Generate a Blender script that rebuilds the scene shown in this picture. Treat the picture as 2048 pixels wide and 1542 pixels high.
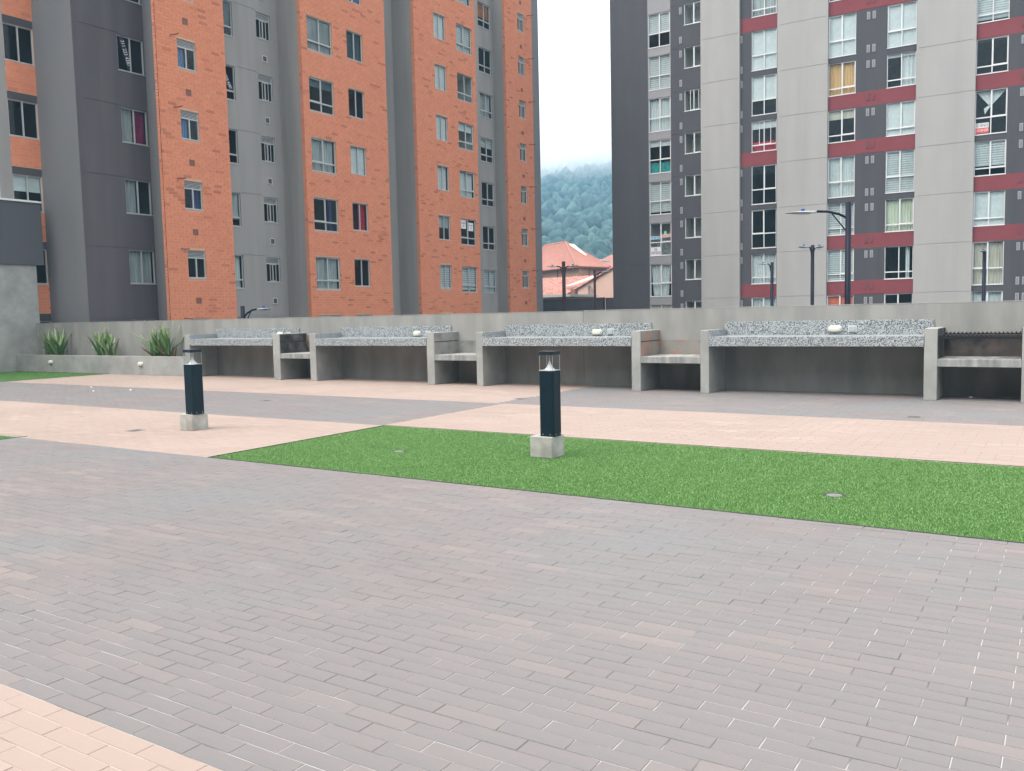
import bpy, math, random
import numpy as np
from mathutils import Vector, Matrix
random.seed(7); rng = np.random.default_rng(7)
S = bpy.context.scene
C = S.collection
for o in list(bpy.data.objects): bpy.data.objects.remove(o)
R = math.radians

# ------------------------------------------------------------------ camera, sky, sun, exposure
EYE = 1.5
pitch, roll, yaw = R(-4.682), R(-1.250), R(-32.496)
fwd = Vector((math.sin(yaw)*math.cos(pitch), math.cos(yaw)*math.cos(pitch), math.sin(pitch)))
rgt = Vector((math.cos(yaw), -math.sin(yaw), 0)); up0 = rgt.cross(fwd)
cr, sr = math.cos(roll), math.sin(roll)
rgt2 = rgt*cr+up0*sr; up2 = up0*cr-rgt*sr
cam = bpy.data.cameras.new('camera'); camo = bpy.data.objects.new('camera', cam); C.objects.link(camo)
M = Matrix((( rgt2.x, up2.x, -fwd.x, 0), (rgt2.y, up2.y, -fwd.y, 0), (rgt2.z, up2.z, -fwd.z, EYE), (0, 0, 0, 1)))
camo.matrix_world = M
cam.sensor_width = 36; cam.lens = 1751.7/2048*36; cam.clip_end = 4000; cam.clip_start = 0.05
S.camera = camo

SUN_AZ, SUN_EL = R(205), R(58)            # compass angle the light comes from (0 = +Y, clockwise), elevation
w = bpy.data.worlds.new('World'); S.world = w; w.use_nodes = True
nt = w.node_tree; nt.nodes.clear()
sky = nt.nodes.new('ShaderNodeTexSky'); sky.sky_type = 'NISHITA'; sky.sun_disc = False
sky.sun_elevation = SUN_EL; sky.sun_rotation = SUN_AZ; sky.air_density = 1.0; sky.dust_density = 6.0; sky.ozone_density = 1.0
hs = nt.nodes.new('ShaderNodeHueSaturation'); hs.inputs['Saturation'].default_value = 0.18
mixc = nt.nodes.new('ShaderNodeMix'); mixc.data_type = 'RGBA'; mixc.inputs[0].default_value = 0.72
mixc.inputs[7].default_value = (10.0, 9.6, 9.35, 1)
bg = nt.nodes.new('ShaderNodeBackground')
tcw = nt.nodes.new('ShaderNodeTexCoord'); spw = nt.nodes.new('ShaderNodeSeparateXYZ'); nt.links.new(tcw.outputs['Generated'], spw.inputs[0])
mzw = nt.nodes.new('ShaderNodeMapRange'); mzw.inputs[1].default_value = 0; mzw.inputs[2].default_value = 1; mzw.inputs[3].default_value = .095; mzw.inputs[4].default_value = .15
nt.links.new(spw.outputs[2], mzw.inputs[0]); nt.links.new(mzw.outputs[0], bg.inputs[1])      # an overcast sky is brighter overhead
wo = nt.nodes.new('ShaderNodeOutputWorld')
nt.links.new(sky.outputs[0], hs.inputs['Color']); nt.links.new(hs.outputs[0], mixc.inputs[6])
nt.links.new(mixc.outputs[2], bg.inputs[0]); nt.links.new(bg.outputs[0], wo.inputs[0])
sun = bpy.data.lights.new('sun', 'SUN'); sun.energy = 1.5; sun.angle = R(40); sun.color = (1, 0.96, 0.9)
so = bpy.data.objects.new('sun', sun); C.objects.link(so)
sd = Vector((math.sin(SUN_AZ)*math.cos(SUN_EL), math.cos(SUN_AZ)*math.cos(SUN_EL), math.sin(SUN_EL)))
so.rotation_euler = sd.to_track_quat('Z', 'Y').to_euler(); so.location = (0, -5, 30)
S.view_settings.view_transform = 'Standard'; S.view_settings.look = 'None'
S.view_settings.exposure = 1.33; S.view_settings.gamma = 1; S.view_settings.use_curve_mapping = False
S.render.engine = 'CYCLES'
S.cycles.volume_bounces = 3; S.cycles.max_bounces = 8; S.cycles.transparent_max_bounces = 12

# ------------------------------------------------------------------ materials
MATS = {}
ALB = .76                                       # all base colours below are multiplied by this
def mk(name, c1, c2=None, scale=4, rough=0.85, bump=0.0, stretch=(1, 1, 1), big=None, bigscale=0.6, bigstretch=(1, 1, 1),
       attr=None, spec=0.3, metal=0.0, contrast=(0.3, 0.7), bscale=None, detail=5):
    """c1/c2 mixed by a noise; optional larger stain colour; optional per-piece tone attribute (0..1: c1..attr colour)."""
    m = bpy.data.materials.new(name); m.use_nodes = True; n = m.node_tree; L = n.links
    b = n.nodes['Principled BSDF']; b.inputs['Roughness'].default_value = rough
    b.inputs['Specular IOR Level'].default_value = spec; b.inputs['Metallic'].default_value = metal
    c2 = c2 or c1
    c1, c2, big, attr = [tuple(v*ALB for v in c) if c else c for c in (c1, c2, big, attr)]
    tc = n.nodes.new('ShaderNodeTexCoord'); mp = n.nodes.new('ShaderNodeMapping'); mp.inputs['Scale'].default_value = stretch
    L.new(tc.outputs['Object'], mp.inputs[0])
    no = n.nodes.new('ShaderNodeTexNoise'); no.inputs['Scale'].default_value = scale; no.inputs['Detail'].default_value = detail
    L.new(mp.outputs[0], no.inputs[0])
    mr = n.nodes.new('ShaderNodeMapRange'); mr.inputs[1].default_value, mr.inputs[2].default_value = contrast
    L.new(no.outputs[0], mr.inputs[0])
    mx = n.nodes.new('ShaderNodeMix'); mx.data_type = 'RGBA'
    mx.inputs[6].default_value = (*c1, 1); mx.inputs[7].default_value = (*c2, 1)
    L.new(mr.outputs[0], mx.inputs[0]); col = mx.outputs[2]
    if attr:
        at = n.nodes.new('ShaderNodeAttribute'); at.attribute_name = 'tone'
        m2 = n.nodes.new('ShaderNodeMix'); m2.data_type = 'RGBA'; m2.inputs[7].default_value = (*attr, 1)
        L.new(col, m2.inputs[6]); L.new(at.outputs['Fac'], m2.inputs[0]); col = m2.outputs[2]
    if big:
        mp2 = n.nodes.new('ShaderNodeMapping'); mp2.inputs['Scale'].default_value = bigstretch
        L.new(tc.outputs['Object'], mp2.inputs[0])
        nb = n.nodes.new('ShaderNodeTexNoise'); nb.inputs['Scale'].default_value = bigscale; nb.inputs['Detail'].default_value = 6
        L.new(mp2.outputs[0], nb.inputs[0])
        r2 = n.nodes.new('ShaderNodeMapRange'); r2.inputs[1].default_value = 0.42; r2.inputs[2].default_value = 0.75
        L.new(nb.outputs[0], r2.inputs[0])
        m3 = n.nodes.new('ShaderNodeMix'); m3.data_type = 'RGBA'; m3.inputs[7].default_value = (*big, 1)
        L.new(col, m3.inputs[6]); L.new(r2.outputs[0], m3.inputs[0]); col = m3.outputs[2]
    L.new(col, b.inputs['Base Color'])
    if bump:
        bn = n.nodes.new('ShaderNodeTexNoise'); bn.inputs['Scale'].default_value = bscale or scale*6; bn.inputs['Detail'].default_value = 3
        L.new(tc.outputs['Object'], bn.inputs[0])
        bu = n.nodes.new('ShaderNodeBump'); bu.inputs['Strength'].default_value = bump; bu.inputs['Distance'].default_value = 0.01
        L.new(bn.outputs[0], bu.inputs['Height']); L.new(bu.outputs[0], b.inputs['Normal'])
    MATS[name] = m
    return m

mk('concrete', (.37, .365, .345), (.30, .30, .285), 3, .9, .35, (1, 1, .35), big=(.245, .25, .235), bigscale=1.3, bigstretch=(1.8, 1.8, .45), bscale=45)
mk('concrete_post', (.43, .43, .41), (.36, .365, .35), 5, .9, .35, big=(.28, .285, .27), bigscale=1.7, bscale=60)
mk('concrete_base', (.55, .54, .50), (.42, .41, .38), 9, .9, .6, big=(.30, .29, .26), bigscale=5, bscale=70)
mk('shelf_concrete', (.50, .49, .46), (.26, .27, .265), 6, .9, .3, (1.5, 1, .4), big=(.16, .17, .17), bigscale=2.2, bigstretch=(3, 1, .5))
mk('soot', (.045, .043, .045), (.16, .155, .15), 4.5, .95, .2, (1, 1, 1.4), big=(.02, .02, .022), bigscale=3)
mk('scorched_dark', (.15, .125, .115), (.045, .045, .05), 3.2, .95, .2, contrast=(.42, .60), big=(.07, .072, .075), bigscale=2)
mk('scorched', (.30, .20, .16), (.05, .048, .05), 3.6, .95, .2, contrast=(.45, .6), bigscale=3)
mk('stained', (.30, .285, .26), (.36, .24, .19), 3.1, .95, .2, contrast=(.48, .56), big=(.19, .18, .17), bigscale=2)
mk('plain_lining', (.35, .345, .33), (.28, .28, .275), 4, .95, .2, big=(.14, .145, .13), bigscale=2.4)
mk('plaster_light', (.435, .425, .41), (.41, .40, .385), 1.5, .92, .12, (1, 1, .4), bscale=9, big=(.385, .378, .365), bigscale=1.1, bigstretch=(1.6, 1.6, .12))
mk('plaster_parapet', (.105, .107, .120), (.097, .099, .112), 1.2, .92, .12, (1, 1, .4), bscale=9)
mk('plaster_dark', (.092, .088, .097), (.084, .081, .089), 1.2, .92, .12, (1, 1, .4), bscale=9, big=(.076, .074, .082), bigscale=1.1, bigstretch=(1.6, 1.6, .12))
mk('plaster_plum', (.135, .122, .134), (.122, .110, .122), 1.2, .92, .12, (1, 1, .4), bscale=9, big=(.100, .090, .10), bigscale=1.1, bigstretch=(1.6, 1.6, .12))
mk('plaster_slate', (.225, .228, .24), (.21, .213, .224), 1.0, .92, .12, (1, 1, .3), bscale=9)
mk('plaster_grey', (.40, .385, .37), (.375, .36, .345), 1.0, .92, .12, (1, 1, .3), big=(.30, .29, .28), bigscale=1.1, bigstretch=(1.4, 1.4, .14), bscale=9)
mk('plaster_pale', (.66, .67, .64), (.58, .59, .57), 1.0, .92)
mk('plaster_spandrel', (.34, .335, .34), (.32, .315, .32), 2, .92)
mk('red_paint', (.25, .060, .070), (.23, .054, .063), 1.5, .9, .1, bscale=9)
mk('mortar', (.82, .45, .31), (.74, .39, .27), 4, .95)
mk('brick', (.86, .335, .19), (.79, .29, .16), 3, .9, .25, attr=(.50, .17, .10), bscale=30)
mk('brick_shadow', (.46, .145, .06), (.38, .11, .05), 3, .9, .25, attr=(.33, .10, .05), bscale=30)
mk('alu_white', (.78, .80, .80), rough=.45, spec=.5)
mk('alu_grey', (.50, .52, .52), rough=.4, spec=.5)
mk('fabric_white', (.72, .76, .76), (.62, .66, .67), 6, .9)
mk('fabric_grey', (.50, .53, .53), (.33, .36, .37), 5, .9, 0, (1, 1, .2))
mk('fabric_cream', (.72, .76, .62), (.56, .60, .45), 5, .9, 0, (1, 1, .2))
mk('fabric_tan', (.80, .50, .22), (.68, .40, .17), 5, .9, 0, (1, 1, .1))
mk('fabric_beige', (.68, .62, .52), (.50, .47, .40), 6, .9, 0, (1, 1, .2))
mk('fabric_red', (.62, .02, .06), (.42, .01, .04), 5, .9)
mk('fabric_magenta', (.34, .02, .12), (.22, .015, .09), 7, .9)
mk('fabric_orange', (.55, .20, .07), (.30, .11, .05), 5, .9)
mk('fabric_coral', (.80, .20, .12), (.70, .17, .10), 4, .9)
mk('fabric_blue', (.03, .06, .26), (.02, .03, .12), 7, .9)
mk('fabric_teal', (.04, .42, .38), (.02, .25, .26), 7, .9)
mk('fabric_slate', (.10, .14, .16), (.07, .10, .12), 7, .9)
mk('board_blue', (.13, .28, .52), (.11, .22, .42), 3, .7)
mk('paper', (.85, .86, .86), rough=.8); mk('paper_red', (.72, .12, .12), rough=.8); mk('paper_pink', (.85, .62, .60), rough=.8)
mk('paper_green', (.25, .75, .50), rough=.8); mk('paper_blue', (.45, .70, .85), rough=.8)
mk('ink_dark', (.04, .04, .06)); mk('ink_purple', (.16, .06, .16)); mk('ink_red', (.6, .05, .05)); mk('ink_blue', (.05, .12, .3)); mk('ink_white', (.9, .9, .9))
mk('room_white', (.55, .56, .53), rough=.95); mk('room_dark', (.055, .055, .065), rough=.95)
mk('vent_light', (.40, .40, .41), rough=.7); mk('vent_slot', (.10, .10, .11), rough=.9); mk('vent_brown', (.27, .13, .10), rough=.8)
mk('vent_white', (.62, .62, .60), rough=.7)
mk('pipe_brown', (.30, .13, .09), rough=.7)
mk('lamp_blue', (.004, .006, .022), (.003, .005, .018), 9, .5, spec=.18)
mk('lamp_brown', (.03, .010, .013), rough=.55, spec=.2); mk('lamp_head', (.62, .63, .64), (.52, .53, .54), 6, .45, spec=.5); mk('photocell', (.02, .10, .42), rough=.4, spec=.5)
mk('bollard_paint', (.004, .020, .032), (.003, .017, .028), 7, .5, .05, spec=.22, bscale=50)
mk('bollard_cap', (.010, .022, .036), rough=.5, spec=.3); mk('reflector', (.62, .63, .64), rough=.35, spec=.4)
mk('screw_steel', (.7, .7, .7), rough=.35, metal=.9)
mk('light_cover', (.80, .80, .66), (.74, .74, .60), 8, .4, spec=.5); mk('light_body', (.72, .73, .70), rough=.5); mk('junction_box', (.42, .46, .48), rough=.5)
mk('granite', (.50, .535, .545), (.06, .07, .085), 92, .34, spec=.35, contrast=(.475, .56), stretch=(.7, 1, 1.0), detail=2)
mk('iron', (.02, .02, .025), rough=.6, metal=.3)
mk('edging', (.05, .052, .05), rough=.8)
mk('soil', (.06, .045, .03), (.03, .025, .02), 12, .95)
mk('turf_base', (.03, .10, .015), (.045, .13, .022), 14, .95)
mk('turf', (.155, .345, .08), (.185, .38, .10), .9, .6, attr=(.30, .47, .20), spec=.35)
mk('leaf', (.075, .19, .06), (.12, .27, .08), 3, .42, attr=(.36, .46, .17), spec=.5)
mk('leaf_dead', (.35, .22, .13), rough=.8)
mk('paver_dark', (.222, .198, .194), (.188, .175, .175), 2.2, .62, .12, (1, 3, 1), attr=(.29, .24, .222), spec=.35, bscale=40, big=(.195, .200, .208), bigscale=.7)
mk('paver_pink', (.375, .295, .252), (.345, .27, .233), 2.2, .66, .12, (1, 3, 1), attr=(.47, .37, .33), spec=.3, bscale=40, big=(.41, .32, .28), bigscale=.5)
mk('grout', (.46, .445, .43), (.165, .158, .152), 2.6, .95, contrast=(.46, .58), detail=6)
mk('grout_pink', (.55, .45, .37), (.22, .17, .13), 1.9, .95, contrast=(.46, .60), detail=6)
mk('metal_cover', (.30, .30, .29), (.18, .18, .17), 20, .6, metal=.3)
mk('roof_tile', (.46, .215, .17), (.38, .17, .135), 2, .85, attr=(.4, .18, .15))
mk('roof_old', (.62, .30, .24), (.34, .17, .14), 3, .95, contrast=(.40, .6), detail=8)
mk('house_brick', (.60, .36, .27), (.42, .23, .17), 5, .9, 0, (1, 1, 5), contrast=(.4, .6))
mk('pink_wall', (.84, .56, .45), (.80, .53, .43), .8, .9)
mk('roof_flat', (.75, .77, .77), rough=.6); mk('asphalt', (.05, .05, .052), (.065, .065, .065), 3, .9)
mk('trunk', (.10, .075, .05), (.06, .045, .03), 8, .9)
mk('crown', (.10, .17, .03), (.20, .28, .06), 1.2, .8)
mk('forest', (.006, .022, .026), (.03, .075, .07), .11, .95, attr=(.09, .16, .14), contrast=(.38, .62), detail=8)
mk('hill', (.03, .055, .025), (.05, .08, .035), .05, .95)
mk('window_dark', (.03, .025, .03), rough=.3, spec=.5)
g = bpy.data.materials.new('glass'); g.use_nodes = True; n = g.node_tree; n.nodes.clear()
o_ = n.nodes.new('ShaderNodeOutputMaterial'); mxs = n.nodes.new('ShaderNodeMixShader'); fr = n.nodes.new('ShaderNodeFresnel'); fr.inputs[0].default_value = 1.4
ts = n.nodes.new('ShaderNodeBsdfTransparent'); ts.inputs[0].default_value = (.93, .96, .96, 1); gs = n.nodes.new('ShaderNodeBsdfGlossy'); gs.inputs['Roughness'].default_value = .02
gm = n.nodes.new('ShaderNodeNewGeometry'); sb = n.nodes.new('ShaderNodeMath'); sb.operation = 'SUBTRACT'; sb.inputs[0].default_value = 1; ml = n.nodes.new('ShaderNodeMath'); ml.operation = 'MULTIPLY'
n.links.new(gm.outputs['Backfacing'], sb.inputs[1]); n.links.new(sb.outputs[0], ml.inputs[0]); n.links.new(fr.outputs[0], ml.inputs[1]); n.links.new(ml.outputs[0], mxs.inputs[0]); n.links.new(ts.outputs[0], mxs.inputs[1]); n.links.new(gs.outputs[0], mxs.inputs[2]); n.links.new(mxs.outputs[0], o_.inputs[0])
MATS['glass'] = g

# ------------------------------------------------------------------ builders
class MB:
    def __init__(s): s.v = []; s.f = []; s.m = []; s.t = []
    def face(s, pts, m=0, t=0.0):
        i = len(s.v); s.v += [tuple(p) for p in pts]; s.f.append(tuple(range(i, i+len(pts)))); s.m.append(m); s.t.append(t)
    def box(s, a, b, m=0, t=0.0, skip=''):
        x0, x1 = sorted((a[0], b[0])); y0, y1 = sorted((a[1], b[1])); z0, z1 = sorted((a[2], b[2])); i = len(s.v)
        s.v += [(x0, y0, z0), (x1, y0, z0), (x1, y1, z0), (x0, y1, z0), (x0, y0, z1), (x1, y0, z1), (x1, y1, z1), (x0, y1, z1)]
        F = {'b': (0, 3, 2, 1), 't': (4, 5, 6, 7), 's': (0, 1, 5, 4), 'e': (1, 2, 6, 5), 'n': (2, 3, 7, 6), 'w': (3, 0, 4, 7)}
        for k, q in F.items():
            if k in skip: continue
            s.f.append(tuple(i+j for j in q)); s.m.append(m); s.t.append(t)
    def tube(s, pts, r, n=10, m=0, cap=True):
        pts = [Vector(p) for p in pts]; rr = r if isinstance(r, (list, tuple)) else [r]*len(pts); rings = []
        for k, p in enumerate(pts):
            d = (pts[min(k+1, len(pts)-1)]-pts[max(k-1, 0)]).normalized()
            a = d.orthogonal().normalized() if k == 0 else (a-d*a.dot(d)).normalized()
            b = d.cross(a); i = len(s.v)
            s.v += [tuple(p+(a*math.cos(2*math.pi*q/n)+b*math.sin(2*math.pi*q/n))*rr[k]) for q in range(n)]; rings.append(i)
        for i, j in zip(rings, rings[1:]):
            for q in range(n):
                s.f.append((i+q, i+(q+1) % n, j+(q+1) % n, j+q)); s.m.append(m); s.t.append(0)
        if cap:
            s.f.append(tuple(rings[0]+q for q in reversed(range(n)))); s.m.append(m); s.t.append(0)
            s.f.append(tuple(rings[-1]+q for q in range(n))); s.m.append(m); s.t.append(0)
    def lathe(s, c, prof, n=20, m=0):
        rings = []
        for (r, z) in prof:
            i = len(s.v); s.v += [(c[0]+r*math.cos(2*math.pi*q/n), c[1]+r*math.sin(2*math.pi*q/n), c[2]+z) for q in range(n)]; rings.append(i)
        for i, j in zip(rings, rings[1:]):
            for q in range(n): s.f.append((i+q, i+(q+1) % n, j+(q+1) % n, j+q)); s.m.append(m); s.t.append(0)
        s.f.append(tuple(rings[0]+q for q in reversed(range(n)))); s.m.append(m); s.t.append(0)
        s.f.append(tuple(rings[-1]+q for q in range(n))); s.m.append(m); s.t.append(0)
    def mesh(s, name, mats, off=(0, 0, 0)):
        me = bpy.data.meshes.new(name)
        vv = np.array(s.v, float)-np.array(off, float)
        me.from_pydata(vv.tolist(), [], s.f)
        for m in ([mats] if isinstance(mats, str) else mats): me.materials.append(MATS[m])
        me.polygons.foreach_set('material_index', s.m)
        if any(s.t):
            at = me.attributes.new('tone', 'FLOAT', 'FACE'); at.data.foreach_set('value', s.t)
        me.update(); return me

BASE = {}
def link(name, me, parent=None, loc=None, rz=0, kind=None):
    o = bpy.data.objects.new(name, me); C.objects.link(o)
    if parent: o.parent = parent
    if loc is not None: o.location = loc
    if rz: o.rotation_euler = (0, 0, rz)
    if kind: o['kind'] = kind
    return o
def tag(o, label, cat, group=None):
    o['label'] = label; o['category'] = cat
    if group: o['group'] = group
    return o
def thing(name, loc, label, cat, group=None, rz=0):
    o = bpy.data.objects.new(name, None); C.objects.link(o); o.location = loc; o.rotation_euler = (0, 0, rz)
    o.empty_display_size = .2; BASE[o] = loc
    return tag(o, label, cat, group)
def part(name, mb, mats, parent, smooth=False, bevel=0, kind=None, label=None):
    """mb holds world coordinates; parent is a thing (or a part of one)."""
    p = parent
    while p is not None and p not in BASE: p = p.parent
    off = BASE[p] if p is not None else (0, 0, 0)
    me = mb.mesh(name, mats, off)
    if smooth: me.shade_smooth()
    o = link(name, me, parent, kind=kind)
    if bevel:
        b = o.modifiers.new('bevel', 'BEVEL'); b.width = bevel; b.segments = 2; b.limit_method = 'ANGLE'
    if label: o['label'] = label
    return o
def solo(name, mb, mats, loc, label, cat, group=None, **k):
    me = mb.mesh(name, mats, loc); o = link(name, me, None, loc)
    if k.get('smooth'): me.shade_smooth()
    if k.get('bevel'):
        b = o.modifiers.new('bevel', 'BEVEL'); b.width = k['bevel']; b.segments = 2; b.limit_method = 'ANGLE'
    return tag(o, label, cat, group)
def copy_tree(o, parent=None):
    c = o.copy(); C.objects.link(c); c.parent = parent
    for ch in list(o.children): copy_tree(ch, c)
    return c
def px_of(p):                                   # where a point falls in the camera's view (used only to decide which pieces show largest)
    d = Vector(p)-Vector((0, 0, EYE)); z = d.dot(fwd)
    if z < .1: return None
    return (1024+1751.7*d.dot(rgt2)/z, 771-1751.7*d.dot(up2)/z, z)
def seen(p, m=40):
    q = px_of(p); return q and -m < q[0] < 2048+m and -m < q[1] < 1542+m

# ------------------------------------------------------------------ ground far below the deck, deck
mb = MB(); mb.face([(-1500, -1500, -3), (1500, -1500, -3), (1500, 1500, -3), (-1500, 1500, -3)])
link('ground', mb.mesh('ground', 'asphalt'), kind='structure')
mb = MB(); mb.box((-29.05, -14, -2.99), (14, 16.18, -.03)); link('deck', mb.mesh('deck', 'concrete'), kind='structure')

# paving: grout bed sheets with individual tiles on top
TX, TY, G = .2845, .0863, .0044
BED = -.0026
YB = [1.84, 6.24, 9.2, 12.25]                   # limits of the coloured bands
regions = []                                    # (kind, x0, x1, y0, y1)
regions += [('pink', -14, 8, -8, YB[0]), ('dark', -11.8, 8, YB[0], YB[1]), ('turf', -24, -11.8, YB[0], YB[1]+.12)]
regions += [('pink', -24, -7.95, YB[1], YB[2]), ('turf', -7.95, 8, YB[1], YB[2])]
regions += [('dark', -28.68, -8.0, YB[2], YB[3]), ('pink', -8.0, 8, YB[2], YB[3])]
regions += [('dark', -8.15, 8, YB[3], 16.0), ('pink', -23.75, -8.15, YB[3], 16.0), ('turf', -28.68, -23.75, YB[3], 15.3)]
mbs = {'pink': MB(), 'dark': MB(), 'turf': MB()}
for k, x0, x1, y0, y1 in regions:
    mbs[k].face([(x0, y0, BED), (x1, y0, BED), (x1, y1, BED), (x0, y1, BED)])
mbs['pink'].face([(-28.68, -14, BED), (14, -14, BED), (14, -8, BED), (-28.68, -8, BED)]); mbs['pink'].face([(-28.68, -8, BED), (-14, -8, BED), (-14, YB[0], BED), (-28.68, YB[0], BED)])
mbs['dark'].face([(-28.68, YB[0], BED), (-24, YB[0], BED), (-24, YB[2], BED), (-28.68, YB[2], BED)])
mbs['dark'].face([(8, -8, BED), (14, -8, BED), (14, 16, BED), (8, 16, BED)])
pink_paving = link('pink_paving', mbs['pink'].mesh('pink_paving', 'grout_pink'), kind='structure')
dark_paving = link('dark_paving', mbs['dark'].mesh('dark_paving', 'grout'), kind='structure')
turf_base = link('turf_base', mbs['turf'].mesh('turf_base', 'turf_base'), kind='structure')
tiles = {'pink': [], 'dark': []}
y = 1.84-22*TY; row = 0
while y < 16.0:
    yc = y+TY/2; off = (row % 2)*TX/2
    for k, x0, x1, y0, y1 in regions:
        if k == 'turf' or not (y0 <= yc < y1): continue
        lo, hi = max(x0, -28.6), min(x1, 3.0)
        i0 = math.floor((lo+.008-off)/TX); x = i0*TX+off-.008
        while x < hi:
            a, b = max(x, lo), min(x+TX, hi)
            if b-a > .04:
                a += G/2; b -= G/2
                q = px_of(((a+b)/2, yc, 0))
                tiles[k].append((a, b, y+G/2, y+TY-G/2, q[2] if (q and -60 < q[0] < 2108 and q[1] < 1580) else 999+abs(x)))
            x += TX
    y += TY; row += 1
def tone_noise(x, y, s=1.0):
    return .5+.5*math.sin(x*1.7*s+2.1*math.sin(y*.9*s))*math.cos(y*1.3*s+1.7*math.sin(x*.6*s))
for k, pav, mat in (('pink', pink_paving, 'paver_pink'), ('dark', dark_paving, 'paver_dark')):
    T = sorted(tiles[k], key=lambda t: t[4])
    full = TX-G
    variants = []
    for v in range(12):
        m1 = MB(); h = rng.normal(0, .0005); tl = rng.normal(0, .0006)
        t = max(0.001, min(1, (v/11)**2.2)); W, D = full/2, (TY-G)/2
        e = .0016
        P = [(-W, -D, -.007), (W, -D, -.007), (W, D, -.007), (-W, D, -.007)]
        Q = [(-W, -D, -e), (W, -D, -e), (W, D, -e), (-W, D, -e)]
        Z = [(-W+e, -D+e, tl), (W-e, -D+e, -tl), (W-e, D-e, -tl), (-W+e, D-e, tl)]
        for A_, B_ in ((P, Q), (Q, Z)):
            for i in range(4): m1.face([A_[i], A_[(i+1) % 4], B_[(i+1) % 4], B_[i]], 0, t)
        m1.face(Z, 0, t); variants.append(m1.mesh('paver', mat))
    rest = MB(); npart = 0
    for (a, b, c, d, z) in T:
        tn = tone_noise(a*1.3, c*3)*.5+random.random()*.75
        tn = max(0, min(1, (tn-.55)*1.3)); hz = max(-.0006, min(.001, random.gauss(0, .0005)))
        if npart < 300 and abs((b-a)-full) < 1e-4:
            link('paver', variants[int(tn*11)], pav, ((a+b)/2, (c+d)/2, hz)); npart += 1
        else:
            e = .0016; i = len(rest.v); tl = max(-.0007, min(.0007, random.gauss(0, .0005)))
            rest.v += [(a, c, -.007), (b, c, -.007), (b, d, -.007), (a, d, -.007), (a, c, hz-e), (b, c, hz-e), (b, d, hz-e), (a, d, hz-e),
                       (a+e, c+e, hz+tl), (b-e, c+e, hz-tl), (b-e, d-e, hz-tl), (a+e, d-e, hz+tl)]
            t = max(.001, tn**2.2)
            for A_, B_ in ((0, 4), (4, 8)):
                for j in range(4): rest.f.append((i+A_+j, i+A_+(j+1) % 4, i+B_+(j+1) % 4, i+B_+j)); rest.m.append(0); rest.t.append(t)
            rest.f.append((i+8, i+9, i+10, i+11)); rest.m.append(0); rest.t.append(t)
    link('paver_field', rest.mesh('paver_field', mat), pav, kind='stuff')

# artificial turf: short blades
def blades(areas, hmin, hmax, wd):
    V = []; T = []
    for x0, x1, y0, y1, dens in areas:
        nb = int((x1-x0)*(y1-y0)*dens)
        x = rng.uniform(x0, x1, nb); y = rng.uniform(y0, y1, nb); kp = ((x+6.27)**2+(y-7.48)**2 > .0065) & ((x+1.55)**2+(y-7.2)**2 > .0075); x, y = x[kp], y[kp]; nb = len(x); a = rng.uniform(0, 2*np.pi, nb); b = rng.uniform(0, 2*np.pi, nb)
        h = rng.uniform(hmin, hmax, nb); lean = rng.uniform(.3, 1.3, nb)*h
        wx, wy = np.cos(a)*wd, np.sin(a)*wd
        p0 = np.stack([x-wx, y-wy, np.full(nb, BED)], 1); p1 = np.stack([x+wx, y+wy, np.full(nb, BED)], 1)
        q = np.stack([x+np.cos(b)*lean, y+np.sin(b)*lean, h], 1)
        V.append(np.stack([p0, p1, q], 1).reshape(-1, 3)); T.append(rng.random(nb)**2)
    V = np.concatenate(V); T = np.concatenate(T); n_ = len(T)
    me = bpy.data.meshes.new('grass'); me.vertices.add(len(V)); me.vertices.foreach_set('co', V.ravel())
    me.loops.add(n_*3); me.loops.foreach_set('vertex_index', np.arange(n_*3)); me.polygons.add(n_)
    me.polygons.foreach_set('loop_start', np.arange(n_)*3); me.polygons.foreach_set('loop_total', np.full(n_, 3))
    at = me.attributes.new('tone', 'FLOAT', 'FACE'); at.data.foreach_set('value', T.astype(np.float32))
    me.materials.append(MATS['turf']); me.update(); me.validate(); return me
go = link('grass', blades([(-7.93, 2.5, YB[1]+.02, YB[2]-.02, 11000), (-13.2, -11.82, YB[1]-3.0, YB[1]+.1, 3500), (-28.66, -23.78, 12.27, 15.28, 1800)], .004, .011, .0024), kind='stuff')
go['label'] = 'short bright green artificial turf laid in panels between the pavers'; go['category'] = 'grass'
mb = MB()
for a, b in (((-7.96, YB[1]-.006, BED), (8, YB[1]+.008, .004)), ((-7.965, YB[1]+.01, BED), (-7.945, YB[2], .004)), ((-7.96, YB[2]-.006, BED), (8, YB[2]+.008, .004)), ((-11.81, 1.87, BED), (-11.79, YB[1]+.12, .004)), ((-23.76, 12.26, BED), (-23.74, 15.3, .004))): mb.box(a, b)
link('turf_edging', mb.mesh('turf_edging', 'edging'), kind='structure')

# ------------------------------------------------------------------ retaining wall behind the counters
X0 = -28.68
rw = thing('retaining_wall', (-11, 16.0, 0), 'long weathered grey concrete parapet wall running behind the barbecue counters', 'wall')
mb = MB(); mb.box((X0, 16.0, 0), (-8.425, 16.18, 1.515)); mb.box((-8.40, 16.0, 0), (9, 16.18, 1.522)); mb.box((-8.425, 16.008, 0), (-8.40, 16.17, 1.51))
part('wall_body', mb, 'concrete', rw)
mb = MB(); mb.box((X0, 15.995, 1.519), (-8.425, 16.19, 1.53)); mb.box((-8.40, 15.995, 1.526), (9, 16.19, 1.538)); part('wall_cap', mb, 'concrete_post', rw)

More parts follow.
